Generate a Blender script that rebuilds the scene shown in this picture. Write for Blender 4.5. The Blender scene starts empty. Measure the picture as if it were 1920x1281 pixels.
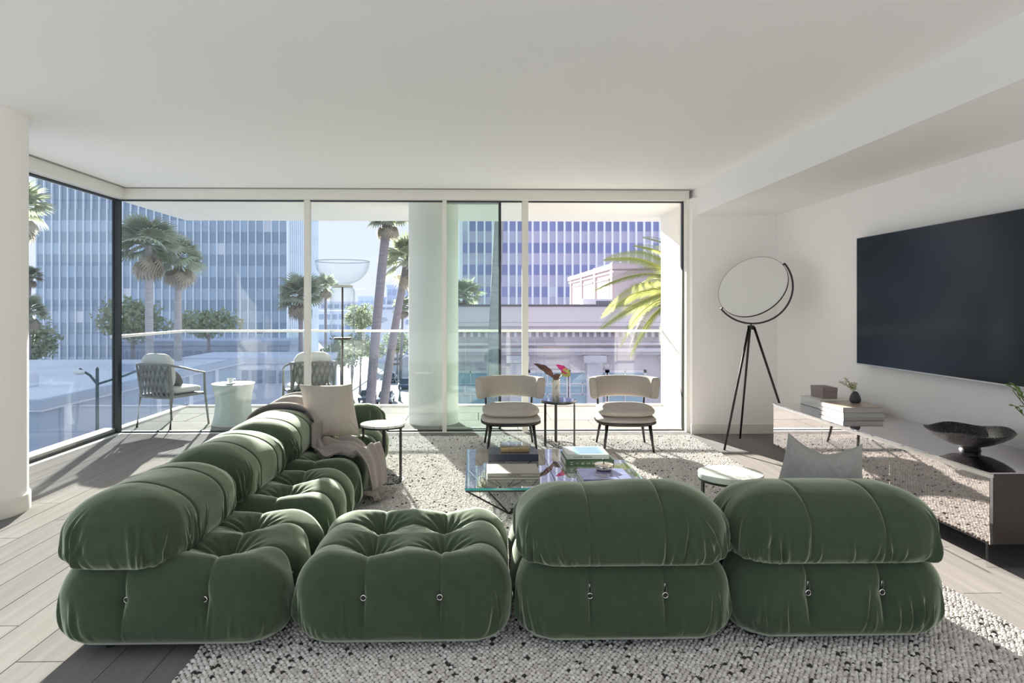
import bpy, bmesh, math, random
import numpy as np
from mathutils import Vector, Matrix
random.seed(7); RNG = np.random.default_rng(7)
PI = math.pi
S = bpy.context.scene
COL = S.collection

# ------------------------------------------------------------------ camera
cam = bpy.data.cameras.new('camera'); camo = bpy.data.objects.new('camera', cam); COL.objects.link(camo)
camo.location = (0, 0, 1.39); camo.rotation_euler = (PI/2, 0, -math.radians(1.25))
cam.sensor_width = 36; cam.lens = 24; cam.shift_x = 42/1920; cam.shift_y = -63.5/1920
cam.clip_start = .05; cam.clip_end = 2000
S.camera = camo
# ------------------------------------------------------------------ sky, sun, exposure
w = bpy.data.worlds.new('sky'); S.world = w; w.use_nodes = True
nt = w.node_tree; nt.nodes.clear()
out = nt.nodes.new('ShaderNodeOutputWorld'); bg = nt.nodes.new('ShaderNodeBackground')
tc = nt.nodes.new('ShaderNodeTexCoord'); sep = nt.nodes.new('ShaderNodeSeparateXYZ'); cr = nt.nodes.new('ShaderNodeValToRGB')
nt.links.new(tc.outputs['Generated'], sep.inputs[0]); nt.links.new(sep.outputs['Z'], cr.inputs[0])
nt.links.new(cr.outputs[0], bg.inputs[0]); nt.links.new(bg.outputs[0], out.inputs[0])
e = cr.color_ramp.elements
e[0].position = 0; e[0].color = (.86, .88, 1, 1)
e[1].position = .8; e[1].color = (.66, .76, .98, 1)
m_ = e.new(.25); m_.color = (.78, .84, 1, 1)
bg.inputs[1].default_value = 1.12
sun = bpy.data.lights.new('sun', 'SUN'); suno = bpy.data.objects.new('sun', sun); COL.objects.link(suno)
sun.energy = 26.0; sun.angle = math.radians(.55); sun.color = (1, .93, .83)
SUN_AZ = .27; SUN_EL = math.radians(17.8)
d = Vector((SUN_AZ, -1, 0)).normalized() * math.cos(SUN_EL); d.z = -math.sin(SUN_EL)
suno.rotation_euler = d.to_track_quat('-Z', 'Y').to_euler(); suno.location = (-6, 20, 9)
rl_ = bpy.data.lights.new('fill_light', 'AREA'); rlo = bpy.data.objects.new('fill_light', rl_); COL.objects.link(rlo)   # added fill uplight, unseen below the camera, to brighten the ceiling
rl_.shape = 'RECTANGLE'; rl_.size = 6.0; rl_.size_y = 3.0; rl_.energy = 56; rl_.color = (1, .95, .89)
rlo.location = (-.3, .15, .35); rlo.rotation_euler = (PI+math.radians(-16), 0, 0)
vs = S.view_settings
S.display_settings.display_device = 'sRGB'
vs.view_transform = 'Standard'; vs.look = 'None'; vs.gamma = 1; vs.exposure = 0.08; vs.use_curve_mapping = False
cy = S.cycles
cy.max_bounces = 10; cy.diffuse_bounces = 6; cy.glossy_bounces = 5; cy.transmission_bounces = 8; cy.transparent_max_bounces = 32
cy.caustics_reflective = False; cy.caustics_refractive = False
cy.sample_clamp_indirect = 6; cy.use_denoising = True

# ------------------------------------------------------------------ materials
MATS = {}
def srgb(r, g, b):
    f = lambda c: ((c/255+.055)/1.055)**2.4 if c/255 > .04045 else c/255/12.92
    return (f(r), f(g), f(b), 1)
def mat(name, col, rough=.5, metal=0, spec=.5, sheen=0, sheen_tint=(1,1,1), bump=None, vary=None, grain=None, coat=0, rand=0, sub=None):
    """col linear rgb; bump=(scale, strength, distance); vary=(scale, amount); rand = per-object brightness spread"""
    if name in MATS: return MATS[name]
    m = bpy.data.materials.new(name); m.use_nodes = True; MATS[name] = m
    t = m.node_tree; p = t.nodes['Principled BSDF']; N = t.nodes.new; L = t.links.new
    c4 = (*col[:3], 1)
    p.inputs['Base Color'].default_value = c4
    p.inputs['Roughness'].default_value = rough; p.inputs['Metallic'].default_value = metal
    p.inputs['Specular IOR Level'].default_value = spec
    if sheen:
        p.inputs['Sheen Weight'].default_value = sheen; p.inputs['Sheen Roughness'].default_value = .35
        p.inputs['Sheen Tint'].default_value = (*sheen_tint, 1)
    if coat: p.inputs['Coat Weight'].default_value = coat; p.inputs['Coat Roughness'].default_value = .05
    co = N('ShaderNodeTexCoord')
    src = None
    def mul(prev, fac_socket, lo, hi):
        mr = N('ShaderNodeMapRange'); L(fac_socket, mr.inputs[0]); mr.inputs[1].default_value = .25; mr.inputs[2].default_value = .75
        mr.inputs[3].default_value = lo; mr.inputs[4].default_value = hi
        mx = N('ShaderNodeMix'); mx.data_type = 'RGBA'; mx.blend_type = 'MULTIPLY'; mx.inputs[0].default_value = 1
        if prev is None: mx.inputs[6].default_value = c4
        else: L(prev, mx.inputs[6])
        cb = N('ShaderNodeCombineColor'); [L(mr.outputs[0], cb.inputs[i]) for i in range(3)]
        L(cb.outputs[0], mx.inputs[7]); return mx.outputs[2]
    if vary:
        n = N('ShaderNodeTexNoise'); n.inputs['Scale'].default_value = vary[0]; n.inputs['Detail'].default_value = 5
        L(co.outputs['Object'], n.inputs[0]); src = mul(src, n.outputs[0], 1-vary[1], 1+vary[1])
    if grain:   # (sx,sy,sz, amount)
        mp = N('ShaderNodeMapping'); mp.inputs['Scale'].default_value = grain[:3]; L(co.outputs['Object'], mp.inputs[0])
        n = N('ShaderNodeTexNoise'); n.inputs['Scale'].default_value = 1; n.inputs['Detail'].default_value = 6; n.inputs['Distortion'].default_value = .6
        L(mp.outputs[0], n.inputs[0]); src = mul(src, n.outputs[0], 1-grain[3], 1+grain[3])
    if rand:
        oi = N('ShaderNodeObjectInfo'); mr = N('ShaderNodeMapRange'); L(oi.outputs['Random'], mr.inputs[0]); mr.inputs[3].default_value = .25; mr.inputs[4].default_value = .75
        src = mul(src, mr.outputs[0], 1-rand, 1+rand)
    if src is not None: L(src, p.inputs['Base Color'])
    if bump:
        n = N('ShaderNodeTexNoise'); n.inputs['Scale'].default_value = bump[0]; n.inputs['Detail'].default_value = 4
        L(co.outputs['Object'], n.inputs[0])
        b = N('ShaderNodeBump'); b.inputs['Strength'].default_value = bump[1]; b.inputs['Distance'].default_value = bump[2] if len(bump) > 2 else .004
        L(n.outputs[0], b.inputs['Height']); L(b.outputs[0], p.inputs['Normal'])
    return m
def leafy(name, col, rand=.3, amt=.45):
    """thin foliage: half of the light passes through"""
    m = mat(name, col, .6, rand=rand); t = m.node_tree; p = t.nodes['Principled BSDF']; o = t.nodes['Material Output']
    tr = t.nodes.new('ShaderNodeBsdfTranslucent'); mx = t.nodes.new('ShaderNodeMixShader'); mx.inputs[0].default_value = amt
    if p.inputs['Base Color'].is_linked: t.links.new(p.inputs['Base Color'].links[0].from_socket, tr.inputs[0])
    else: tr.inputs[0].default_value = (*col, 1)
    t.links.new(p.outputs[0], mx.inputs[1]); t.links.new(tr.outputs[0], mx.inputs[2]); t.links.new(mx.outputs[0], o.inputs[0])
    return m
def glass(name, tint, ior=1.45, rough=0.0, edge=None, gain=1.0):
    """thin architectural glass: tinted transparency with a Fresnel reflection"""
    if name in MATS: return MATS[name]
    m = bpy.data.materials.new(name); m.use_nodes = True; MATS[name] = m
    t = m.node_tree; t.nodes.clear(); N = t.nodes.new; L = t.links.new
    o = N('ShaderNodeOutputMaterial'); tr = N('ShaderNodeBsdfTransparent'); tr.inputs[0].default_value = (*tint, 1)
    gl = N('ShaderNodeBsdfGlossy'); gl.inputs['Roughness'].default_value = rough
    fr = N('ShaderNodeFresnel'); fr.inputs[0].default_value = ior
    g = N('ShaderNodeMath'); g.operation = 'MULTIPLY'; g.inputs[1].default_value = gain; g.use_clamp = True; L(fr.outputs[0], g.inputs[0])
    ge = N('ShaderNodeNewGeometry'); fb = N('ShaderNodeMath'); fb.operation = 'MULTIPLY_ADD'; L(ge.outputs['Backfacing'], fb.inputs[0]); fb.inputs[1].default_value = -1; fb.inputs[2].default_value = 1
    g2 = N('ShaderNodeMath'); g2.operation = 'MULTIPLY'; L(g.outputs[0], g2.inputs[0]); L(fb.outputs[0], g2.inputs[1])   # reflect once, on the face that is entered
    mx = N('ShaderNodeMixShader'); L(g2.outputs[0], mx.inputs[0]); L(tr.outputs[0], mx.inputs[1]); L(gl.outputs[0], mx.inputs[2])
    if edge:
        lw = N('ShaderNodeLayerWeight'); lw.inputs[0].default_value = .35
        mc = N('ShaderNodeMix'); mc.data_type = 'RGBA'; L(lw.outputs['Facing'], mc.inputs[0])
        mc.inputs[6].default_value = (*tint, 1); mc.inputs[7].default_value = (*edge, 1); L(mc.outputs[2], tr.inputs[0])
    L(mx.outputs[0], o.inputs[0]); return m

M_ceiling = mat('ceiling_paint', (.90, .89, .875), .9, bump=(90, .05))
M_wall = mat('wall_paint', (.92, .895, .875), .85, bump=(120, .05))
M_trim = mat('white_trim', (.80, .775, .72), .45)
M_black = mat('black_metal', (.012, .011, .011), .38)
M_dark = mat('dark_gasket', (.02, .025, .03), .5)
M_plank = mat('pale_oak', (.228, .217, .210), .6, spec=0, grain=(22, 1.1, 8, .14), rand=.07, bump=(60, .05))
M_sub = mat('subfloor', (.16, .14, .13), .8)
M_stucco = mat('white_stucco', (.86, .84, .80), .9, bump=(70, .25))
M_paver = mat('pale_stone', (.36, .34, .315), .8, spec=0, vary=(9, .07), rand=.06, bump=(80, .1))
M_velvet = mat('green_velvet', (.050, .080, .046), .85, spec=.05, sheen=.25, sheen_tint=(.93, .97, .88), vary=(26, .10), bump=(420, .35, .0016))
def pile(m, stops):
    """velvet pile: sheen painted into the base colour, paler at grazing view"""
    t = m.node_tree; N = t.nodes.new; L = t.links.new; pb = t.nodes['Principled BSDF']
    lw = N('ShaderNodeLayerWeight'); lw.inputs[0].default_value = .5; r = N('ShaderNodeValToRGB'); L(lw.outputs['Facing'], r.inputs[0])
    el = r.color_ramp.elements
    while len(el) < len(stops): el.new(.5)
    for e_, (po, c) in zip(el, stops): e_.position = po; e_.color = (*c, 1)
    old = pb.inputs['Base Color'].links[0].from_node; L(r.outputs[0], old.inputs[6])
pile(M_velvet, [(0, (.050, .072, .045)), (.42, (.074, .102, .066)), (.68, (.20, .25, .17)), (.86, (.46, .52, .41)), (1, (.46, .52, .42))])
M_boucle = mat('oatmeal_boucle', (.50, .455, .41), .95, spec=.1, sheen=.25, vary=(130, .22), bump=(330, .9, .004))
M_linen = mat('beige_linen', (.50, .455, .40), .95, spec=.1, sheen=.15, vary=(60, .07), bump=(500, .4, .002))
M_greylin = mat('grey_linen', (.36, .365, .345), .95, spec=.1, sheen=.15, vary=(60, .07), bump=(500, .4, .002))
M_throw = mat('taupe_wool', (.36, .315, .29), .97, spec=.05, sheen=.4, vary=(140, .2), bump=(260, 1, .004))
M_chrome = mat('chrome', (.75, .75, .76), .12, metal=1)
M_pane = glass('window_glass', (.92, .955, .95), 1.45, gain=1.3)
M_pane_green = glass('door_glass', (.84, .92, .885), 1.45, gain=1.3)
M_rail_glass = glass('railing_glass', (.90, .935, .96), 1.45, gain=1.5)
M_lamp_glass = glass('lamp_glass', (.985, .99, .99), 1.5, edge=(.60, .68, .71), gain=1.3)
M_bowl_glass = glass('bowl_glass', (.992, .995, .996), 1.5, edge=(.90, .93, .94), gain=.7)
M_table_glass = glass('table_glass', (.97, .995, .99), 1.5, gain=2.6)
M_teal = mat('teal_glass_edge', (.02, .33, .36), .08, spec=.8)

# ------------------------------------------------------------------ mesh helpers
class MB:
    def __init__(s): s.v = []; s.f = []; s.mi = []; s.m = 0
    def add(s, vs_, fs, m=None):
        o = len(s.v); s.v += [tuple(p) for p in vs_]; s.f += [tuple(i+o for i in f) for f in fs]; s.mi += [s.m if m is None else m]*len(fs); return s
    def box(s, x0, x1, y0, y1, z0, z1, m=None):
        return s.add([(x0,y0,z0),(x1,y0,z0),(x1,y1,z0),(x0,y1,z0),(x0,y0,z1),(x1,y0,z1),(x1,y1,z1),(x0,y1,z1)],
            [(0,3,2,1),(4,5,6,7),(0,1,5,4),(1,2,6,5),(2,3,7,6),(3,0,4,7)], m)
    def lathe(s, prof, n=32, c=(0,0,0), ax=None, m=None, a0=0, a1=2*PI):
        """prof: list of (r,z)"""
        vs_ = []; fs = []; full = abs(a1-a0-2*PI) < 1e-6; k = n if full else n+1
        for r, z in prof:
            for i in range(k):
                a = a0+(a1-a0)*i/n; p = Vector((r*math.cos(a), r*math.sin(a), z))
                if ax is not None: p = ax @ p
                vs_.append((p.x+c[0], p.y+c[1], p.z+c[2]))
        for j in range(len(prof)-1):
            for i in range(n):
                a = j*k+i; b = j*k+(i+1) % k; fs.append((a, b, b+k, a+k))
        if prof[0][0] > 1e-6 and full: fs.append(tuple(range(k))[::-1])
        if prof[-1][0] > 1e-6 and full: fs.append(tuple(range((len(prof)-1)*k, len(prof)*k)))
        return s.add(vs_, fs, m)
    def tube(s, pts, r, n=8, m=None, flat=None, cap=True, up=(0,0,1)):
        """tube along pts; r number or list; flat=(a,b) half sizes for a rectangular bar"""
        P = [Vector(p) for p in pts]; rs = r if isinstance(r, (list, tuple)) else [r]*len(P)
        vs_ = []; fs = []; up = Vector(up)
        for i, p in enumerate(P):
            t = (P[min(i+1, len(P)-1)]-P[max(i-1, 0)]).normalized()
            a = t.cross(up)
            if a.length < 1e-4: a = t.cross(Vector((1, 0, 0)))
            a.normalize(); b = a.cross(t)
            if flat:
                q = [(flat[0], flat[1]), (-flat[0], flat[1]), (-flat[0], -flat[1]), (flat[0], -flat[1])]; n = 4
                for u, v in q: vs_.append(p+a*u+b*v)
            else:
                for k in range(n):
                    an = 2*PI*k/n; vs_.append(p+(a*math.cos(an)+b*math.sin(an))*rs[i])
        for i in range(len(P)-1):
            for k in range(n): fs.append((i*n+k, i*n+(k+1) % n, (i+1)*n+(k+1) % n, (i+1)*n+k))
        if cap: fs.append(tuple(range(n))[::-1]); fs.append(tuple(range((len(P)-1)*n, len(P)*n)))
        return s.add(vs_, fs, m)
    def grid(s, fn, nu, nv, m=None, wrapu=False):
        vs_ = [fn(i/nu, j/nv) for j in range(nv+1) for i in range(nu+(0 if wrapu else 1))]
        k = nu if wrapu else nu+1
        fs = [(j*k+i, j*k+(i+1) % k, (j+1)*k+(i+1) % k, (j+1)*k+i) for j in range(nv) for i in range(nu)]
        return s.add(vs_, fs, m)
    def sphere(s, c, r, n=12, sc=(1,1,1), m=None):
        prof = [(math.sin(PI*i/n), -math.cos(PI*i/n)) for i in range(n+1)]; prof[0] = (1e-5, -1); prof[-1] = (1e-5, 1)
        return s.lathe([(r*a, r*b) for a, b in prof], n*2, c, Matrix.Diagonal(sc), m)
    def mesh(s, name, mats, smooth=None, bevel=0, bseg=2):
        me = bpy.data.meshes.new(name); me.from_pydata(s.v, [], s.f)
        mats = mats if isinstance(mats, (list, tuple)) else [mats]
        for x in mats: me.materials.append(x)
        me.polygons.foreach_set('material_index', s.mi)
        b = bmesh.new(); b.from_mesh(me); bmesh.ops.recalc_face_normals(b, faces=b.faces)
        if bevel:
            es = [ed for ed in b.edges if len(ed.link_faces) == 2 and ed.calc_face_angle() > .6]
            bmesh.ops.bevel(b, geom=es, offset=bevel, segments=bseg, affect='EDGES', profile=.5, clamp_overlap=True)
        b.to_mesh(me); b.free()
        if smooth is not None:
            me.shade_smooth()
            if smooth < 3: me.set_sharp_from_angle(angle=min(smooth, .25) if bevel else smooth)
        return me
    def build(s, name, mats, parent=None, smooth=.7, bevel=0, bseg=2, loc=None, rot=None):
        return link(name, s.mesh(name, mats, smooth, bevel, bseg), parent, loc, rot)
def link(name, data, parent=None, loc=None, rot=None):
    o = bpy.data.objects.new(name, data); COL.objects.link(o)
    if parent: o.parent = parent
    if loc: o.location = loc
    if rot: o.rotation_euler = rot
    return o
def tag(o, label=None, cat=None, group=None, kind=None):
    if label: o['label'] = label
    if cat: o['category'] = cat
    if group: o['group'] = group
    if kind: o['kind'] = kind
    return o
def thing(name, label, cat, loc=(0,0,0), rz=0, group=None):
    o = bpy.data.objects.new(name, None); o.empty_display_size = .05; COL.objects.link(o)
    o.location = loc; o.rotation_euler = (0, 0, rz); return tag(o, label, cat, group)
def struct(name, mb, mats, parent=None, **k):
    o = mb.build(name, mats, parent, **k); o['kind'] = 'structure'; return o
def kids(o): return [c for c in bpy.data.objects if c.parent == o]
def copy_tree(o, parent=None):
    c = o.copy(); COL.objects.link(c); c.parent = parent
    for ch in kids(o): copy_tree(ch, c)
    return c
def np_mesh(name, V, Fq, material, smooth=True):
    me = bpy.data.meshes.new(name); nv, nf = len(V), len(Fq)
    me.vertices.add(nv); me.vertices.foreach_set('co', np.asarray(V, np.float32).ravel())
    me.loops.add(nf*4); me.loops.foreach_set('vertex_index', np.asarray(Fq, np.int32).ravel())
    me.polygons.add(nf); me.polygons.foreach_set('loop_start', np.arange(nf, dtype=np.int32)*4)
    me.materials.append(material); me.update(calc_edges=True); me.validate()
    if smooth: me.shade_smooth()
    return me
def B(x0, x1, y0, y1, z0, z1): return MB().box(x0, x1, y0, y1, z0, z1)
def text(body, size, material, parent, loc, rot, name='lettering', ext=.0004, align='LEFT'):
    c = bpy.data.curves.new(name, 'FONT'); c.body = body; c.size = size; c.extrude = ext; c.align_x = align; c.align_y = 'CENTER'
    c.materials.append(material); o = link(name, c); bpy.context.view_layer.update()
    me = bpy.data.meshes.new_from_object(o.evaluated_get(bpy.context.evaluated_depsgraph_get())); bpy.data.objects.remove(o); bpy.data.curves.remove(c)
    return link(name, me, parent, loc, rot)

# ------------------------------------------------------------------ room shell
GX = -3.95; GY = 7.69; RX = 3.335; YB = -2.5
fl = struct('floor', B(GX, RX+.1, YB, GY, -.12, -.014), M_sub)
PW = .19
pm = {}
col = 0; x = GX+.06
while x < RX+.05:
    y = YB + random.uniform(0, 1.5) - 1.5
    while y < 7.60:
        Lp = random.choice([1.8, 2.1, 2.4])
        y0 = max(y, YB); y1 = min(y+Lp, 7.60)
        if y1-y0 > .15 and not (y1 < 1.2):
            key = round(y1-y0, 2)
            if key not in pm:
                pm[key] = B(.0012, PW-.0012, .0012, key-.0012, -.013, 0).mesh('plank', M_plank, None, bevel=.0014, bseg=1)
            link('plank', pm[key], fl, (x, y0, random.uniform(-.0006, 0)))
        y += Lp
    x += PW
struct('trim_1', B(GX, 2.39, 7.60, 7.66, -.013, .002), M_trim, bevel=.002)           # threshold strip under the sliding glass
struct('trim_2', B(GX-.02, GX+.06, YB, 7.66, -.013, .004), M_trim, bevel=.002)
struct('ceiling', B(GX-.3, RX+.3, YB, 7.82, 2.71, 2.95), M_ceiling)
struct('ceiling_beam', B(2.445, RX+.2, YB, 7.78, 2.412, 2.72), M_ceiling, bevel=.003)
struct('wall_right', B(RX, RX+.2, YB, 7.7, -.05, 2.8), M_wall)
struct('wall_far', B(2.392, RX+.1, 7.46, 7.9, -.05, 2.6), M_wall, bevel=.003)
struct('baseboard_far', B(2.38, RX, 7.446, 7.47, 0, .108), M_trim, bevel=.003)
struct('baseboard_right', B(RX-.014, RX+.02, YB, 7.46, 0, .108), M_trim, bevel=.003)
# window heads
struct('trim_3', B(GX-.12, 2.40, 7.585, 7.80, 2.59, 2.715), M_trim, bevel=.003)
struct('trim_4', B(GX-.12, GX+.105, YB, 7.60, 2.59, 2.715), M_trim, bevel=.003)
M_groove = mat('groove_grey', (.28, .28, .27), .8)
struct('trim_5', B(GX+.10, 2.40, 7.570, 7.585, 2.700, 2.712), M_groove)
struct('trim_6', B(GX+.105, GX+.125, YB, 7.57, 2.700, 2.712), M_groove)
struct('trim_7', B(2.36, 2.394, 7.56, 7.82, 0, 2.6), M_trim, bevel=.003)
struct('trim_8', B(GX-.16, GX-.02, YB, 7.66, -.02, .055), M_stucco, bevel=.004)        # outer sill of the side glazing
# indoor column
cx_, cy_ = -3.374, 4.688
colm = struct('column', MB().lathe([(.30, -.02), (.30, 2.72)], 64, (cx_, cy_, 0)), M_wall)
MB().lathe([(.301, 0), (.315, 0), (.315, .105), (.311, .112), (.301, .112)], 64, (cx_, cy_, 0)).build('baseboard_ring', M_trim, colm)
# glazing
def pane_mesh(w_, h): return B(0, w_, -.006, .006, 0, h)
w1 = struct('window_1', MB().box(GX-.05, GX+.0, YB, 7.62, -.01, .022).box(GX-.05, GX+.0, YB, 7.62, 2.575, 2.592), M_dark)
tag(B(GX-.032, GX-.02, YB, 7.62, .022, 2.575).build('pane', M_pane, w1))
struct('window_post', B(GX-.05, GX+.015, 7.62, 7.70, -.01, 2.6), M_dark, w1)
MUL = [(-1.905, -1.838), (-.362, -.314), (.532, .602)]
def win(n, x0, x1):
    o = struct('window_%d' % n, MB().box(x0, x1, 7.665, 7.715, -.01, .016).box(x0, x1, 7.665, 7.715, 2.578, 2.595), M_dark)
    B(x0, x1, 7.684, 7.696, .016, 2.578).build('pane', M_pane, o)
    return o
w2 = win(2, -3.935, -1.905); w3 = win(3, -1.838, -.362); w4 = win(4, -.314, .532)
for wi, (a, b) in zip((w2, w3, w4), MUL):
    B(a, b, 7.655, 7.725, 0, 2.595).build('mullion', M_trim, wi, bevel=.003)
dr = struct('door_1', MB().box(-.33, .30, 7.735, 7.775, 0, .03).box(-.33, .30, 7.735, 7.775, 2.565, 2.59), M_trim)
B(-.33, .285, 7.75, 7.762, .03, 2.565).build('pane', M_pane_green, dr)
B(.270, .300, 7.735, 7.775, .0, 2.59).build('edge_stile', M_dark, dr)
struct('trim_9', MB().box(.602, 2.36, 7.665, 7.72, -.013, .012).box(.602, 2.36, 7.665, 7.72, 2.578, 2.6).box(2.345, 2.362, 7.665, 7.72, 0, 2.59), M_dark)

# ------------------------------------------------------------------ balcony
BX0, BX1, BY = -4.06, 2.66, 9.65
dk = struct('balcony_deck', B(BX0, BX1+.2, 7.66, BY, -.3, -.02), M_sub)
pmesh = {}
ty = 7.80
for j in range(3):
    tx = BX0+.06 - (.45 if j % 2 else 0)
    while tx < BX1:
        a, b = max(tx, BX0+.05), min(tx+.9, BX1); y0 = ty+j*.62; y1 = min(y0+.62, BY-.06)
        if b-a > .05:
            key = (round(b-a, 3), round(y1-y0, 3))
            if key not in pmesh: pmesh[key] = B(.004, key[0]-.004, .004, key[1]-.004, -.02, 0).mesh('paver', M_paver, None, bevel=.003, bseg=1)
            link('paver', pmesh[key], dk, (a, y0, random.uniform(-.001, .001)))
        tx += .9
struct('trim_10', B(BX0, BX1, 7.69, 7.80, -.02, .0), M_trim)
struct('trim_11', MB().box(BX0-.05, BX0+.05, 7.7, BY+.05, -.3, .022).box(BX0-.05, BX1, BY-.04, BY+.05, -.3, .022), M_stucco, bevel=.004)
struct('balcony_soffit', B(-4.34, BX1+.6, 7.78, 10.35, 2.70, 2.92), M_stucco)
struct('wall_balcony', B(BX1, BX1+.5, 7.75, BY+.05, -.3, 2.71), M_stucco, bevel=.004)
struct('balcony_column', MB().lathe([(.30, -.02), (.30, 2.71)], 64, (-.50, 8.30, 0)), M_wall)
rl = thing('glass_railing', 'frameless glass balcony railing with slim white top rail', 'railing', (0, BY, 0))
MB().box(BX0-.03, BX1, -.03, .03, 1.045, 1.078).build('top_rail', M_trim, rl, bevel=.006)
B(BX0-.03, BX0+.03, -1.9, -.03, 1.045, 1.078).build('top_rail', M_trim, rl, bevel=.006)
xs = [BX0, -2.75, -1.44, -.13, 1.18-.33, 1.55, BX1]
for a, b in zip(xs[:-1], xs[1:]): B(a+.006, b-.006, -.007, .007, .045, 1.045).build('pane', M_rail_glass, rl)
for a, b in ((-1.9, -1.0), (-.99, -.02)): B(BX0-.007, BX0+.007, a, b, .045, 1.045).build('pane', M_rail_glass, rl)

# ------------------------------------------------------------------ rug
RX0, RX1, RY0, RY1 = -1.115, 2.335, 2.0, 7.335
rug = B(RX0, RX1, RY0, RY1, 0, .007).build('area_rug', mat('rug_backing', (.20, .19, .18), .95), None)  # backing coloured dark to deepen the shade between the loops
tag(rug, 'large ivory and charcoal flecked chunky woven wool rug under the seating', 'rug')
def make_rug():
    px, py = .0210, .0165
    nx, ny = int((RX1-RX0)/px), int((RY1-RY0)/py)
    U, Vv = 5, 4
    a = np.linspace(-1, 1, U); b = np.linspace(-1, 1, Vv)
    A, Bb = np.meshgrid(a, b)
    hz = np.clip((1-A**2), 0, 1)**.5*np.clip((1-Bb**2*.92), 0, 1)**.5
    dome = np.stack([A*.5*(1-.25*Bb**2), Bb*.5, hz], -1).reshape(-1, 3)
    q = np.array([[j*U+i, j*U+i+1, (j+1)*U+i+1, (j+1)*U+i] for j in range(Vv-1) for i in range(U-1)])
    I, J = np.meshgrid(np.arange(nx), np.arange(ny)); I = I.ravel(); J = J.ravel(); n = len(I)
    cx = RX0+px*(I+.5+.5*(J % 2))+RNG.normal(0, .0022, n); cy2 = RY0+py*(J+.5)+RNG.normal(0, .0016, n)
    cx = np.clip(cx, RX0, RX1)
    ang = RNG.normal(.25, .22, n)*np.where(J % 2, 1, -1); sx = px*RNG.uniform(.92, 1.22, n); sy = py*RNG.uniform(.9, 1.12, n); sz = RNG.uniform(.008, .015, n)
    ca, sa = np.cos(ang)[:, None], np.sin(ang)[:, None]
    X = dome[None, :, 0]*sx[:, None]; Y = dome[None, :, 1]*sy[:, None]
    V = np.stack([cx[:, None]+X*ca-Y*sa, cy2[:, None]+X*sa+Y*ca, .005+dome[None, :, 2]*sz[:, None]], -1).reshape(-1, 3)
    Fq = (q[None]+(np.arange(n)*len(dome))[:, None, None]).reshape(-1, 4)
    m = mat('rug_wool', (.70, .665, .63), .96, spec=.05, sheen=.2)
    t = m.node_tree; N = t.nodes.new; L = t.links.new; p = t.nodes['Principled BSDF']
    ge = N('ShaderNodeNewGeometry'); co = N('ShaderNodeTexCoord')
    mp = N('ShaderNodeMapping'); mp.inputs['Scale'].default_value = (1.1, 7, 1); L(co.outputs['Object'], mp.inputs[0])
    no = N('ShaderNodeTexNoise'); no.inputs['Scale'].default_value = 3; no.inputs['Detail'].default_value = 3; L(mp.outputs[0], no.inputs[0])
    th = N('ShaderNodeMapRange'); L(no.outputs[0], th.inputs[0]); th.inputs[1].default_value = .45; th.inputs[2].default_value = .75; th.inputs[3].default_value = .985; th.inputs[4].default_value = .86
    gt = N('ShaderNodeMath'); gt.operation = 'GREATER_THAN'; L(ge.outputs['Random Per Island'], gt.inputs[0]); L(th.outputs[0], gt.inputs[1])
    rp = N('ShaderNodeValToRGB'); L(ge.outputs['Random Per Island'], rp.inputs[0])
    rp.color_ramp.elements[0].color = (.56, .535, .505, 1); rp.color_ramp.elements[1].color = (.86, .84, .81, 1)
    mx = N('ShaderNodeMix'); mx.data_type = 'RGBA'; L(gt.outputs[0], mx.inputs[0]); L(rp.outputs[0], mx.inputs[6]); mx.inputs[7].default_value = (.05, .046, .043, 1)
    L(mx.outputs[2], p.inputs['Base Color'])
    o = link('wool_loops', np_mesh('wool_loops', V, Fq, m), rug); o['kind'] = 'stuff'
make_rug()
RUGZ = .012
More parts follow.
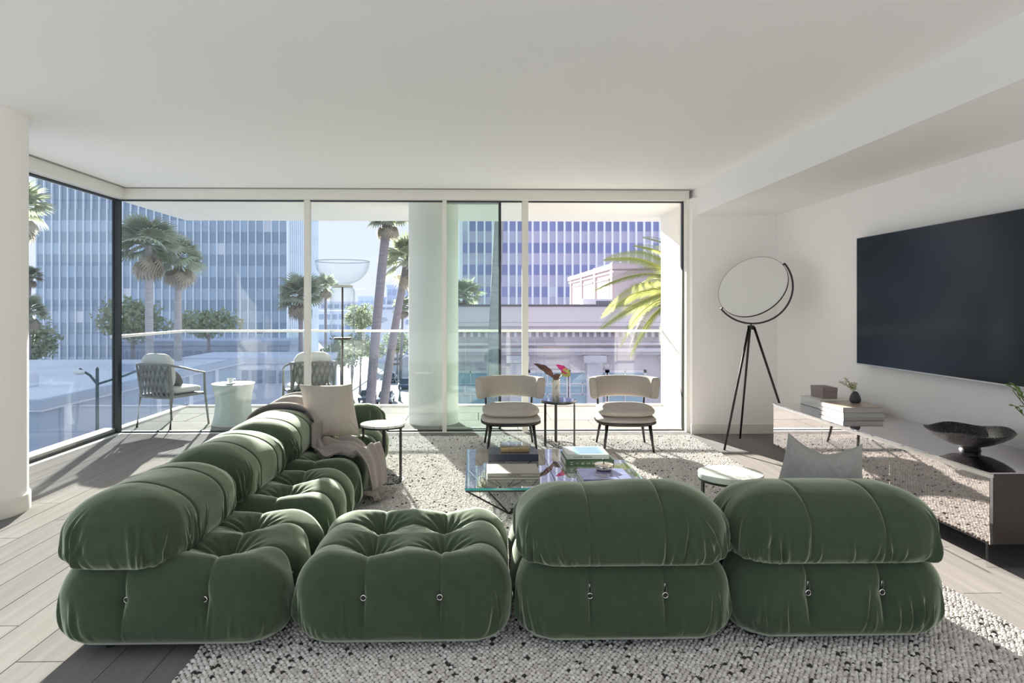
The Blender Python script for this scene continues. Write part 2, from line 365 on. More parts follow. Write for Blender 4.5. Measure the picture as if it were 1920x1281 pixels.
# ------------------------------------------------------------------ sofa modules
def sm(x, a, b): t = np.clip((x-a)/(b-a), 0, 1); return t*t*(3-2*t)
def seat_mesh(seed, W=.90, D=.875, Hh=.355, n=190):
    rg = np.random.default_rng(seed)
    hx, hy, hz = W/2, D/2, Hh/2; r = .165; s = .152
    a = np.linspace(-1, 1, n+1)
    a = np.sign(a)*np.abs(a)**.92
    Vs = []; Fs = []; off = 0
    for ax, sg, nv_ in ((0, 1, 96), (0, -1, 96), (1, 1, 96), (1, -1, 96), (2, 1, n), (2, -1, 12)):
        u = a if ax != 2 or sg == 1 else np.linspace(-1, 1, 13)
        v = np.linspace(-1, 1, nv_+1) if ax != 2 or sg == -1 else a
        U, Vv = np.meshgrid(u, v); o = np.full_like(U, sg)
        P = np.stack({0: (o, U, Vv), 1: (U, o, Vv), 2: (U, Vv, o)}[ax], -1).reshape(-1, 3)
        Vs.append(P); k = len(u); m_ = len(v)
        I, J = np.meshgrid(np.arange(k-1), np.arange(m_-1)); I = I.ravel(); J = J.ravel()
        q = np.stack([J*k+I, J*k+I+1, (J+1)*k+I+1, (J+1)*k+I], -1)
        flip = (sg == -1) != (ax == 1)
        Fs.append((q[:, ::-1] if flip else q)+off); off += len(P)
    P = np.concatenate(Vs)*np.array([hx, hy, hz]); Fq = np.concatenate(Fs)
    h = np.array([hx, hy, hz])
    q = np.clip(P, -(h-r), h-r); dv = P-q; ln = np.linalg.norm(dv, axis=1, keepdims=True)
    N = dv/np.maximum(ln, 1e-9)
    hr = np.hypot(N[:, 0], N[:, 1]); lowr = N[:, 2] < 0       # the underside tucks in with a tighter curve
    kh = np.where(lowr, np.maximum(hr, 1e-6)**-.40, 1); kz = np.where(lowr, np.maximum(np.abs(N[:, 2]), 1e-6)**-.28, 1)
    V = q+N*r*np.stack([np.where(hr > 1e-5, kh, 1), np.where(hr > 1e-5, kh, 1), np.minimum(kz, 3)], -1)
    x, y, z = V.T; nx, ny, nz = N.T
    dxs = x[:, None]-np.array([-s, s]); dys = y[:, None]-np.array([-s, s])
    ix = np.argmin(np.abs(dxs), 1); iy = np.argmin(np.abs(dys), 1)
    ddx = dxs[np.arange(len(x)), ix]; ddy = dys[np.arange(len(y)), iy]; dx = np.abs(ddx); dy = np.abs(ddy)
    top = sm(nz, .25, .75)
    R = np.hypot(dx, dy)
    side = 1-np.abs(nz)
    low = sm(z, -.12, .0)
    disp = np.zeros(len(x))
    # creases on the top, deepest between the four tufts
    cr = lambda d_, wd, sh: wd*np.exp(-d_/.055)+sh*np.exp(-d_/.0085)
    # how close we are (along the seam) to the tufts
    disp -= top*(cr(dx, .020, .010)*(.55+.75*np.exp(-(dy/.10)**2)) + cr(dy, .020, .010)*(.55+.75*np.exp(-(dx/.10)**2)))
    disp -= top*.062*np.exp(-(R/.085)**1.25)
    # seams running down the sides to the buttons
    bz = .025
    fx = np.exp(-(np.abs(nx))*4); fy = np.exp(-(np.abs(ny))*4)
    for dd, ff in ((dx, 1-np.abs(nx)), (dy, 1-np.abs(ny))):
        sd = sm(side, .15, .7)*sm(ff, .3, .8)
        disp -= sd*(.018*np.exp(-dd/.045)+.022*np.exp(-dd/.0085))*(.65+.35*np.exp(-((z-bz)/.09)**2))
        disp -= sd*.022*np.exp(-(np.hypot(dd, z-bz)/.05)**1.2)
    # pillows
    disp += .014*top*np.cos(np.clip(x/s/1.0, -1.5, 1.5)*PI/1.0*.999)**2*0
    disp += .012*sm(np.abs(x)/hx, .3, .95)*np.exp(-((z)/.13)**2)*0
    # puckers radiating from the tufts
    th = np.arctan2(ddy, ddx); ph = rg.uniform(0, 6.28, 4)[ix*2+iy]
    disp += top*.0042*np.sin(11*th+ph+2.2*np.sin(th*2+ph))*np.exp(-((R-.070)/.036)**2)
    disp += top*.0020*np.sin(17*th+ph*2)*np.exp(-((R-.10)/.04)**2)
    # gathers along the lower edge, thickest at the corners
    phi = np.arctan2(y/hy, x/hx)
    for c in range(4):
        pc = PI/4+c*PI/2
        for k in range(11):
            p0 = pc+rg.normal(0, .23); wd = rg.uniform(.010, .024)/1.0; am = rg.uniform(.007, .016); h1 = rg.uniform(-.09, .10)
            lean = rg.normal(0, .35)
            dphi = (phi-p0-lean*(z+.12)*.6+PI) % (2*PI)-PI
            g = np.exp(-(dphi/wd)**2)-.55*np.exp(-((dphi-1.7*wd)/wd)**2)
            disp += am*g*sm(-z, -h1, -h1+.13)*(side > .1)
    for k in range(22):
        p0 = rg.uniform(-PI, PI); wd = rg.uniform(.009, .018); am = rg.uniform(.004, .010); h1 = rg.uniform(-.10, .02)
        dphi = (phi-p0+PI) % (2*PI)-PI
        disp += am*np.exp(-(dphi/wd)**2)*sm(-z, -h1, -h1+.10)*(side > .1)
    for k in range(7):
        kx, ky, kz = rg.normal(0, 9, 3); disp += .0022*np.sin(kx*x+ky*y+kz*z+rg.uniform(0, 6))
    disp *= 1-sm(-nz, .15, .75)
    V = V+N*disp[:, None]
    # crown the whole top a little, keep the underside flat
    V[:, 2] += top*.022*(1-(x/hx)**2)*0 
    V[:, 2] = np.maximum(V[:, 2], -hz+.002)
    # the centre pillow sits lower than the rim
    V[:, 2] -= top*.018*np.exp(-((x/.2)**2+(y/.2)**2))
    V[:, 2] += hz
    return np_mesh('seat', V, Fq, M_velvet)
def back_mesh(seed, L=.885, Dp=.48, Hh=.294, n=560, rings=112):
    """a gathered bolster: rounded-rectangle plan, domed top; length along x, thickness along y, base at z=0"""
    rg = np.random.default_rng(seed)
    hx, hy = L/2, Dp/2; rc = .17
    rt, rb = hy, .075
    prof = []
    for t in np.linspace(0, 1, 12): an = -PI/2+t*PI/2; prof.append((rb-rb*math.cos(an), rb+rb*math.sin(an)))
    for t in np.linspace(0, 1, 14)[1:-1]: prof.append((0, rb+t*(Hh*.46-rb)))
    zt = Hh*.46
    for t in np.linspace(0, 1, rings-24): an = t*PI/2; prof.append((rt-rt*math.cos(an)*.999, zt+(Hh-zt)*math.sin(an)))
    # plan: perimeter of rounded rect param
    ang = np.linspace(0, 2*PI, n, endpoint=False)
    per = []
    seg = [(2*(hx-rc)), PI/2*rc, 2*(hy-rc), PI/2*rc]*2; tot = sum(seg)
    for i in range(n):
        d_ = tot*i/n
        acc = 0
        for k in range(8):
            if d_ <= acc+seg[k] or k == 7:
                t = d_-acc; break
            acc += seg[k]
        ax, ay = hx-rc, hy-rc
        if k == 0: p = (-ax+t, -hy); nn = (0, -1)
        elif k == 1: a_ = -PI/2+t/rc; nn = (math.cos(a_), math.sin(a_)); p = (ax+rc*nn[0], -ay+rc*nn[1])
        elif k == 2: p = (hx, -ay+t); nn = (1, 0)
        elif k == 3: a_ = t/rc; nn = (math.cos(a_), math.sin(a_)); p = (ax+rc*nn[0], ay+rc*nn[1])
        elif k == 4: p = (ax-t, hy); nn = (0, 1)
        elif k == 5: a_ = PI/2+t/rc; nn = (math.cos(a_), math.sin(a_)); p = (-ax+rc*nn[0], ay+rc*nn[1])
        elif k == 6: p = (-hx, ay-t); nn = (-1, 0)
        else: a_ = PI+t/rc; nn = (math.cos(a_), math.sin(a_)); p = (-ax+rc*nn[0], -ay+rc*nn[1])
        per.append((*p, *nn))
    per = np.array(per)
    V = []
    for ins, z in prof:
        c = np.clip(per[:, :2], [-(hx-hy), 0], [hx-hy, 0])       # medial segment
        f = 1-ins/hy
        pt = c+(per[:, :2]-c)*max(f, .001)
        V.append(np.column_stack([pt, np.full(n, z)]))
    m_ = len(prof); V = np.concatenate(V)
    I, J = np.meshgrid(np.arange(n), np.arange(m_-1)); I = I.ravel(); J = J.ravel()
    Fq = np.stack([J*n+I, J*n+(I+1) % n, (J+1)*n+(I+1) % n, (J+1)*n+I], -1)
    x, y, z = V.T
    # approximate normals
    G = V.reshape(m_, n, 3); du = np.roll(G, -1, 1)-np.roll(G, 1, 1); dv = np.gradient(G, axis=0)
    N = np.cross(du, dv).reshape(-1, 3); N /= np.maximum(np.linalg.norm(N, axis=1, keepdims=True), 1e-9)
    s = .150
    dx = np.min(np.abs(x[:, None]-np.array([-s, s])), 1)
    tz = sm(z, .0, .25)
    disp = -(.0022*np.exp(-dx/.03)+.009*np.exp(-dx/.0045))*(np.abs(N[:, 0]) < .8)
    low = sm(.26-z, 0, .2)
    pi = np.tile(np.arange(n)/n*tot, m_)
    corners = [seg[0]+seg[1]/2, seg[0]+seg[1]+seg[2]+seg[3]/2]; corners += [tot/2+c for c in corners]
    def ridge(p0, wd, am, h1, lean):
        dd = (pi-p0-lean*(z-.05)+tot/2) % tot-tot/2
        g = np.exp(-(dd/wd)**2)-.5*np.exp(-((dd-1.7*wd)/wd)**2)
        return am*g*sm(h1-z, 0, .12)
    for c in corners:
        for k in range(13):
            disp += ridge(c+rg.normal(0, .085), rg.uniform(.006, .012), rg.uniform(.007, .015), rg.uniform(.08, .26), rg.normal(0, .25))
    for k in range(16):
        disp += ridge(rg.uniform(0, tot), rg.uniform(.006, .012), rg.uniform(.004, .010), rg.uniform(.06, .19), rg.normal(0, .2))
    for sx in (-s, s):       # gathers beside each seam
        for base in (seg[0]/2+sx, tot/2+seg[0]/2-sx):
            for k in (-1, 1): disp += ridge(base+k*rg.uniform(.012, .03), .009, rg.uniform(.005, .011), rg.uniform(.08, .2), rg.normal(0, .1))
    for k in range(7):
        kx, ky, kz = rg.normal(0, 8, 3); disp += .0014*np.sin(kx*x+ky*y+kz*z+rg.uniform(0, 6))
    disp *= sm(z, -.004, .045)
    V = V+N*disp[:, None]; V[:, 2] = np.maximum(V[:, 2], 0)
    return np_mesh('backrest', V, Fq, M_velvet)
SEATS = [seat_mesh(11), seat_mesh(23), seat_mesh(37)]
BACKS = [back_mesh(5), back_mesh(17), back_mesh(29)]
ARM = back_mesh(41, L=.80, Dp=.30, Hh=.235)
ring = MB().grid(lambda u, v: ((.0105+.0026*math.cos(2*PI*v))*math.cos(2*PI*u), .0026*math.sin(2*PI*v), (.0105+.0026*math.cos(2*PI*v))*math.sin(2*PI*u)), 16, 6).mesh('ring', M_chrome, 9)
knob = MB().sphere((0, 0, 0), .0085, 6).mesh('button', M_black, 9)
hook = MB().tube([(0, 0, 0), (.004, -.003, .02), (.003, -.003, .042), (-.003, -.002, .042), (-.004, -.002, .018)], .0018, 6).mesh('snap_hook', M_chrome, 9)
footm = MB().lathe([(.022, 0), (.026, .034)], 16).mesh('foot', M_black, .7)
SG = 'green tufted sofa modules'
Z0 = .028
def module(label, cx, cyy, rz, seat, back=None, arm=False, hooks=False, row=False):
    """local: backrest on the -y side"""
    t = thing('sofa_module', label, 'sofa', (cx, cyy, RUGZ-.01), rz, SG)
    so = link('seat', SEATS[seat], t, (0, 0, Z0))
    if row: so.scale = (.968, 1.075, 1)
    for sx in (-.29, .29):
        for sy in (-.27, .27): link('foot', footm, t, (sx, sy, 0))
    if back is not None: bo = link('backrest', BACKS[back], t, (0, -.212 if row else -.200, Z0+.312))
    if row and back is not None: bo.scale = (.98, 1.03, 1)
    if arm: link('armrest', ARM, t, (-.30 if arm == 1 else .30, .02, Z0+.285), (0, 0, PI/2))
    for k in range(4):           # tuft hardware round the four sides
        for s_ in (-.152, .152):
            h_ = (.875*(1.075 if row else 1) if k % 2 == 0 else .90*(.968 if row else 1))/2
            a = k*PI/2
            p = Matrix.Rotation(a, 4, 'Z') @ Vector((s_, -h_+.036, Z0+.2025))
            b = link('tuft_button', ring, t, p, (0, 0, a)); link('button_head', knob, b)
            if hooks and k == 0: link('snap_hook', hook, b, (0, 0, .006))
    return t
F0 = 2.695; PIT = .865; yc = lambda k: F0+.4375+PIT*k
module('near corner sofa module of the left row, its back beside the bare floor', -1.225, yc(0), -PI/2, 0, 0, row=True)
module('second sofa module of the left row, just beyond the near corner one', -1.225, yc(1), -PI/2, 1, 1, row=True)
module('third sofa module of the left row, its seat partly under the throw', -1.225, yc(2), -PI/2, 2, 2, row=True)
module('far sofa module by the glass with a low armrest, beside the small white marble table', -1.225, yc(3), -PI/2, 1, 0, arm=1, row=True)
module('backless ottoman sofa module between the left row and the two high backs', -.292, yc(0), 0, 2)
module('sofa module beside the ottoman, seen from behind with plain high back', .615, yc(0), 0, 0, 1, hooks=True)
module('right end sofa module seen from behind, grey cushion peeking over its back', 1.505, yc(0)+.01, 0, 1, 2, hooks=True)

# ------------------------------------------------------------------ cushions
def pillow_mesh(w_, h_, th, seed, material, pinch=.10, sag=0.0, n=56, taper=0.0):
    rg = np.random.default_rng(seed)
    u = np.linspace(-1, 1, n); U, Vv = np.meshgrid(u, u)
    prof = np.clip((1-np.abs(U)**2.6), 0, 1)**.55*np.clip((1-np.abs(Vv)**2.6), 0, 1)**.55
    k1 = 1-pinch*(1-U**2)*np.abs(Vv)**2; k2 = 1-pinch*(1-Vv**2)*np.abs(U)**2
    X = U*w_/2*k2*(1-taper*(Vv+1)/2); Z = Vv*h_/2*k1 - sag*h_*.5*(1-np.abs(U)**1.5)*sm(Vv, -.2, 1)
    wr = np.zeros_like(U)
    for c in ((-1, -1), (1, -1), (-1, 1), (1, 1)):
        dd = np.hypot(U-c[0], Vv-c[1]); an = np.arctan2(Vv-c[1], U-c[0])
        wr += .006*np.sin(an*14+rg.uniform(0, 6))*np.exp(-((dd-.35)/.28)**2)
    for k in range(5): a, b, c = rg.normal(0, 4), rg.normal(0, 4), rg.uniform(0, 6); wr += .003*np.sin(a*U+b*Vv+c)
    if sag:
        for k in range(4): wr += .010*np.exp(-(((U-rg.uniform(-.6, .6))+.5*(Vv-.6))/.09)**2)*sm(Vv, 0, .9)
    F_ = (th/2*prof+wr*prof); Bk = -(th/2*prof+wr[::-1]*prof)
    ed = .003
    A = np.stack([X, -(F_+ed), Z], -1).reshape(-1, 3); C = np.stack([X, -(Bk-ed), Z], -1).reshape(-1, 3)
    I, J = np.meshgrid(np.arange(n-1), np.arange(n-1)); I = I.ravel(); J = J.ravel()
    q = np.stack([J*n+I, J*n+I+1, (J+1)*n+I+1, (J+1)*n+I], -1); nn = n*n
    rim = [j*n for j in range(n)][::-1]+list(range(n))[1:]+[j*n+n-1 for j in range(n)][1:]+[(n-1)*n+i for i in range(n)][::-1][1:-1]
    rim = np.array(rim); r2 = np.roll(rim, -1)
    e_ = np.stack([r2, rim, rim+nn, r2+nn], -1)
    return np_mesh('cushion', np.concatenate([A, C]), np.concatenate([q, q[:, ::-1]+nn, e_]), material)
def orient(o, loc, normal, up, roll=0):
    """local -y -> normal, z -> up"""
    n_ = Vector(normal).normalized(); u_ = Vector(up); x_ = u_.cross(-n_)*1; y_ = -n_
    x_ = y_.cross(u_).normalized(); u_ = x_.cross(y_)
    M = Matrix((x_, y_, u_)).transposed().to_4x4()
    o.matrix_world = Matrix.Translation(loc) @ M @ Matrix.Rotation(roll, 4, 'Y')
p = link('cushion', pillow_mesh(.44, .44, .19, 3, M_linen, .09)); orient(p, (-1.125, 5.34, .590), (.525, -.72, .45), (-.25, .35, 1), math.radians(3))
tag(p, 'plump beige linen cushion leaning on the far module over the throw', 'cushion')
p = link('cushion', pillow_mesh(.52, .43, .22, 9, M_greylin, .12, sag=.24, taper=.36)); orient(p, (1.695, 3.31, .535), (-.75, -1, .20), (.13, .2, 1), math.radians(4))
tag(p, 'limp grey linen cushion behind the back of the right end module', 'cushion')

# ------------------------------------------------------------------ throw
def throw():
    NR = [(-1.70, 5.16, .42), (-1.66, 5.15, .55), (-1.45, 5.14, .66), (-1.30, 5.12, .62), (-1.215, 5.06, .52), (-1.19, 4.96, .425), (-1.05, 4.76, .422), (-.86, 4.62, .415), (-.765, 4.60, .33), (-.735, 4.66, .18), (-.725, 4.74, .04), (-.67, 4.78, .026)]
    FR = [(-1.70, 5.80, .42), (-1.66, 5.78, .55), (-1.45, 5.76, .66), (-1.30, 5.68, .62), (-1.19, 5.54, .52), (-1.12, 5.40, .440), (-.98, 5.22, .435), (-.76, 5.02, .42), (-.685, 4.92, .33), (-.665, 4.92, .18), (-.655, 4.96, .04), (-.56, 5.03, .026)]
    n1 = len(NR)-1
    def cat(P, t):
        t = t*n1; i = min(int(t), n1-1); f = t-i
        p = [Vector(P[max(0, min(n1, i+k))]) for k in (-1, 0, 1, 2)]
        return .5*((2*p[1])+(-p[0]+p[2])*f+(2*p[0]-5*p[1]+4*p[2]-p[3])*f*f+(-p[0]+3*p[1]-3*p[2]+p[3])*f**3)
    def pt(u, v):
        a, b = cat(NR, v), cat(FR, v)
        p = a.lerp(b, u)
        du = (b-a); dv = cat(NR, min(1, v+.01))+cat(FR, min(1, v+.01))-cat(NR, max(0, v-.01))-cat(FR, max(0, v-.01))
        n_ = du.cross(dv).normalized()
        if n_.z < -.1 : n_ = -n_
        if abs(n_.z) <= .1 and n_.x < 0 and v > .3: n_ = -n_
        if v < .12 and n_.x > 0: n_ = -n_
        wv = .5+.5*math.sin(u*19+1.3*math.sin(v*5)+v*3.5); wv2 = .5+.5*math.sin(u*31+v*6+2)
        h_ = .009+.030*wv*(.4+.6*math.sin(PI*min(1, v*1.1)))+.010*wv2
        if v > .93: h_ = .006+.02*wv
        return p+n_*h_
    nu, nv = 80, 190
    bpy.context.view_layer.update()
    from mathutils.bvhtree import BVHTree
    vv = []; ff = []
    for m_ in [x for x in bpy.data.objects if x.name in ('sofa_module.002', 'sofa_module.003')]:
        for ch in kids(m_):
            if ch.name.split('.')[0] in ('seat', 'backrest', 'armrest'):
                o0 = len(vv); vv += [ch.matrix_world @ v_.co for v_ in ch.data.vertices]; ff += [[i+o0 for i in f_.vertices] for f_ in ch.data.polygons]
    bvh = BVHTree.FromPolygons(vv, ff)
    G = np.array([[tuple(pt(i/nu, j/nv)) for i in range(nu+1)] for j in range(nv+1)])
    base = np.array([[tuple(cat(NR, j/nv).lerp(cat(FR, j/nv), i/nu)) for i in range(nu+1)] for j in range(nv+1)])
    off = G-base; H0 = base.copy()
    for j in range(nv+1):
        for i in range(nu+1):
            X, Y, Z = base[j, i]; h_ = bvh.ray_cast(Vector((X, Y, 1.5)), Vector((0, 0, -1)))[0]
            s_ = h_.z if h_ is not None else -1
            v_ = j/nv
            H0[j, i, 2] = max(Z if (v_ < .12 or v_ > .66) else -1, s_)
    for it in range(14):          # let the cloth bridge the seams
        Z = H0[:, :, 2]; P_ = np.pad(Z, 1, mode='edge'); A = (P_[:-2, 1:-1]+P_[2:, 1:-1]+P_[1:-1, :-2]+P_[1:-1, 2:])/4
        H0[:, :, 2] = np.maximum(Z, A) if it < 8 else .5*Z+.5*A
    G = H0+off+np.array([0, 0, .006])
    mb = MB().grid(lambda u, v: tuple(G[int(round(v*nv)), int(round(u*nu))]), nu, nv)
    edge = lambda u, v: Vector(G[int(round(v*nv)), int(round(u*nu))])
    o = mb.build('throw_blanket', M_throw, smooth=9)
    sd = o.modifiers.new('thick', 'SOLIDIFY'); sd.thickness = .008; sd.offset = 1
    fr = MB()
    for i in range(90):
        v = .40+.30*i/90+random.uniform(-.002, .002)
        a = edge(0, v); b = edge(.03, v); d_ = (a-b).normalized()
        fr.tube([a, a+d_*.012+Vector((0, 0, -.002)), a+d_*random.uniform(.02, .032)+Vector((random.uniform(-.008, .008), 0, -.012*(v > .5)))], [.0016, .0014, .0008], 4)
    f_ = fr.build('fringe', M_throw, o); f_['kind'] = 'stuff'
    tag(o, 'taupe wool throw with fringed edge draped over the far sofa modules to the rug', 'throw')
throw()
# ------------------------------------------------------------------ lounge chairs
def lounge_chair(label, cx, cyy, rz):
    """faces local -y"""
    t = thing('lounge_chair', label, 'chair', (cx, cyy, RUGZ), rz, 'oatmeal lounge chairs')
    def pad(z0, z1, hw, hd, name, bul=1.0):
        mb = MB(); n, m_ = 48, 12
        def fn(u, v):
            a = 2*PI*u; ca, sa = math.cos(a), math.sin(a)
            ex = .62
            X = hw*abs(ca)**ex*(1 if ca > 0 else -1); Y = hd*abs(sa)**ex*(1 if sa > 0 else -1)
            ph = -PI/2+PI*v; r = max(math.cos(ph), 0)**.42
            k = .001+.999*r
            return (X*k, Y*k, (z0+z1)/2+(z1-z0)/2*math.sin(ph)*(1.0 if abs(v-.5) < .5 else 1))
        mb.grid(fn, n, m_, wrapu=True)
        return mb.build(name, M_boucle, t, smooth=9)
    pad(.252, .338, .29, .275, 'seat_base'); pad(.318, .432, .278, .264, 'seat_cushion')
    # dark shell under the seat
    mb = MB()
    def shell(u, v):
        a = 2*PI*u; ca, sa = math.cos(a), math.sin(a); X = .292*abs(ca)**.62*(1 if ca > 0 else -1); Y = .278*abs(sa)**.62*(1 if sa > 0 else -1)
        k, z = [(.999, .276), (1.0, .262), (.88, .244), (.5, .234), (.001, .234)][int(round(v*4))]
        return (X*k, Y*k, z)
    mb.grid(shell, 48, 4, wrapu=True); mb.build('seat_frame', M_black, t, smooth=9)
    # curved backrest
    def bk(u, v):
        a = math.radians(-88+176*u); R = .315; th = .034+.014*abs(2*u-1)**2; hh = .105
        endf = min(1, (1-abs(2*u-1))/.05); endf = max(.02, math.sqrt(1-(1-endf)**2))
        q = 2*PI*v; cq, sq = math.cos(q), math.sin(q); pr = .45
        dx = th*abs(cq)**pr*(1 if cq > 0 else -1)*(.35+.65*endf); dz = hh*abs(sq)**pr*(1 if sq > 0 else -1)*(.80+.20*endf)
        r = R+dx+dz*.10
        return (.96*r*math.sin(a), r*math.cos(a)*.92-.02, .582+dz)
    mb = MB().grid(bk, 64, 24)
    n0 = 65
    mb.f.append(tuple(j*n0 for j in range(24))); mb.f.append(tuple(j*n0+64 for j in range(24))[::-1]); mb.mi += [0, 0]
    b_ = mb.build('backrest', M_boucle, t, smooth=9)
    for sx in (-1, 1):
        MB().tube([(sx*.215, .215, .25), (sx*.232, .235, .40), (sx*.24, .24, .54)], [.011, .011, .010], 10).build('back_post', M_black, t, smooth=9)
        MB().tube([(sx*.205, -.215, .25), (sx*.235, -.245, .0)], [.017, .0095], 12).build('leg', M_black, t, smooth=9)
        MB().tube([(sx*.205, .20, .25), (sx*.245, .25, .0)], [.017, .0095], 12).build('leg', M_black, t, smooth=9)
    return t
lounge_chair('oatmeal lounge chair with curved back, to the left of the little vase table', .352, 6.72, .02)
lounge_chair('oatmeal lounge chair with curved back, to the right of the little vase table', 1.478, 6.70, -.05)

# ------------------------------------------------------------------ side tables
def marble(name, base, vein, sc, rough=.12):
    m = mat(name, base, rough); t = m.node_tree; N = t.nodes.new; L = t.links.new; p = t.nodes['Principled BSDF']
    co = N('ShaderNodeTexCoord'); n = N('ShaderNodeTexNoise'); n.inputs['Scale'].default_value = sc; n.inputs['Detail'].default_value = 8; n.inputs['Distortion'].default_value = 1.6
    r = N('ShaderNodeValToRGB'); L(co.outputs['Object'], n.inputs[0]); L(n.outputs[0], r.inputs[0])
    r.color_ramp.elements[0].position = .47; r.color_ramp.elements[0].color = (*base, 1); r.color_ramp.elements[1].position = .53; r.color_ramp.elements[1].color = (*base, 1)
    x = r.color_ramp.elements.new(.5); x.color = (*vein, 1); L(r.outputs[0], p.inputs['Base Color']); return m
M_marble = marble('white_marble', (.80, .79, .76), (.42, .42, .41), 3)
M_marble2 = marble('veined_marble', (.74, .72, .67), (.30, .29, .27), 7, .3)
M_smoke = mat('smoked_glass_top', (.05, .055, .075), .04, spec=.8, coat=.6)
def side_table(label, cx, cyy, rz, top, thick=.016, r=.176, h=.455, z=RUGZ, rim=None):
    t = thing('side_table', label, 'table', (cx, cyy, z), rz, 'round side tables with slim steel legs')
    MB().lathe([(.001, h-thick), (r-.002, h-thick), (r, h-thick+.003), (r, h-.003), (r-.003, h), (.001, h)], 64).build('table_top', top, t)
    MB().lathe([(r-.012, h-thick-.012), (r-.001, h-thick-.012), (r-.001, h-thick), (r-.012, h-thick)], 64).build('top_ring', M_black, t)
    MB().lathe([(r-.016, 0), (r-.004, 0), (r-.004, .006), (r-.016, .006), (r-.016, 0)], 64, a0=0, a1=2*PI).build('base_ring', M_black, t)
    for k in range(3):
        a = 2*PI*k/3
        l_ = MB().box(r-.013, r-.003, -.0135, .0135, .003, h-thick).build('leg', M_black, t, bevel=.001, bseg=1); l_.rotation_euler = (0, 0, a)
    return t
side_table('small round side table with white marble top beside the beige cushion', -.735, 5.47, -.45, M_marble)
side_table('small round side table with dark glassy top between the two lounge chairs', .84, 6.83, PI/2+.04, M_smoke)
side_table('small round side table with thick pale marble top behind the right sofa backs', 1.435, 3.80, 3.3, M_marble, thick=.032)
tv_ = MB().lathe([(.001, 0), (.038, 0), (.040, .003), (.040, .200), (.037, .203), (.033, .200), (.032, .05), (.001, .05)], 40).build('marble_vase', M_marble2, loc=(.812, 6.82, RUGZ+.455))
tag(tv_, 'cylindrical white marble vase with dark veins on the table between the chairs', 'vase')
# anthurium leaf and flower
M_leafb = mat('brown_leaf', (.14, .07, .055), .45, vary=(20, .3)); M_pink = mat('magenta_bract', (.85, .05, .28), .4, vary=(12, .25)); M_lime = mat('lime_bract', (.62, .62, .16), .45, vary=(9, .35)); M_stem = mat('green_stem', (.16, .22, .05), .5)
def leaf_mesh(mb, base, tip, width, up, curl=.15, n=14, m_=6, shape=None, fold=.15):
    base = Vector(base); tip = Vector(tip); ax = tip-base; L_ = ax.length; sd = ax.cross(Vector(up)).normalized(); nn = sd.cross(ax).normalized()
    shape = shape or (lambda t: math.sin(PI*t**.75)**.8)
    def fn(u, v):
        wd = width/2*max(shape(v), .001); x = (2*u-1)
        return base+ax*v+sd*x*wd+nn*(L_*curl*math.sin(PI*v)*.6 + abs(x)*wd*fold*2 + .004*math.sin(v*20+x*3))
    mb.grid(fn, m_, n); return mb
fl_ = thing('anthurium_stem', 'pink and lime anthurium bloom with one long brown leaf in the marble vase', 'flower', (.812, 6.82, RUGZ+.455+.06))
mb = leaf_mesh(MB(), (-.02, 0, .165), (-.225, -.03, .305), .085, (.2, -1, .9), .12); mb.build('leaf', M_leafb, fl_, smooth=9).modifiers.new('s', 'SOLIDIFY').thickness = .0015
mb = leaf_mesh(MB(), (-.03, -.02, .15), (.045, -.035, .20), .06, (.2, -1, .5), .12); mb.build('leaf', M_leafb, fl_, smooth=9).modifiers.new('s', 'SOLIDIFY').thickness = .0015
mb = leaf_mesh(MB(), (.115, -.05, .205), (.0, -.02, .292), .07, (.3, -1, .6), .12); mb.build('bract', M_pink, fl_, smooth=9).modifiers.new('s', 'SOLIDIFY').thickness = .002
mb = leaf_mesh(MB(), (.050, -.055, .238), (.138, -.07, .186), .10, (.4, -1, .5), -.1); mb.build('bract', M_lime, fl_, smooth=9).modifiers.new('s', 'SOLIDIFY').thickness = .002
MB().tube([(.0, 0, -.0), (-.005, 0, .13), (-.03, -.01, .18)], .004, 8).build('stem', M_stem, fl_, smooth=9)
MB().tube([(.01, 0, 0), (.015, -.01, .13), (.085, -.03, .225)], .004, 8).build('stem', M_stem, fl_, smooth=9)
MB().tube([(.085, -.045, .225), (.06, -.06, .25)], [.006, .003], 8).build('spadix', M_lime, fl_, smooth=9)

# ------------------------------------------------------------------ coffee tables
def coffee_table(label, x0, x1, y0=4.255, y1=5.425, h=.252):
    cx, cyy = (x0+x1)/2, (y0+y1)/2; a, b = (x1-x0)/2, (y1-y0)/2
    t = thing('coffee_table', label, 'table', (cx, cyy, RUGZ), 0, 'glass coffee tables on wire bases')
    g = MB().box(-a, a, -b, b, h-.014, h)
    g.mi = [0, 0, 1, 1, 1, 1]
    g.build('glass_top', [M_table_glass, M_teal], t)
    zf = h-.020
    fr = MB(); s_ = .005
    fr.box(-a+.004, a-.004, -b+.004, -b+.014, zf-.005, zf+.005).box(-a+.004, a-.004, b-.014, b-.004, zf-.005, zf+.005)
    fr.box(-a+.004, -a+.014, -b, b, zf-.005, zf+.005).box(a-.014, a-.004, -b, b, zf-.005, zf+.005)
    fr.build('top_frame', M_black, t)
    for sy in (-1, 1):
        for sx in (-1, 1):
            MB().tube([(sx*(a-.010), sy*(b-.010), zf), (0, sy*.30, .006)], .0055, 8).build('strut', M_black, t, smooth=9)
            MB().tube([(sx*(a-.010), 0, zf), (0, sy*.30, .006)], .0055, 8).build('strut', M_black, t, smooth=9)
    return t
coffee_table('glass coffee table under the taupe and navy books, on black wire base', -.062, .520)
coffee_table('glass coffee table under the green and violet books, on black wire base', .526, 1.108)
TZ = RUGZ+.252
M_paper = mat('book_pages', (.78, .75, .69), .8, grain=(3, 3, 700, .1))
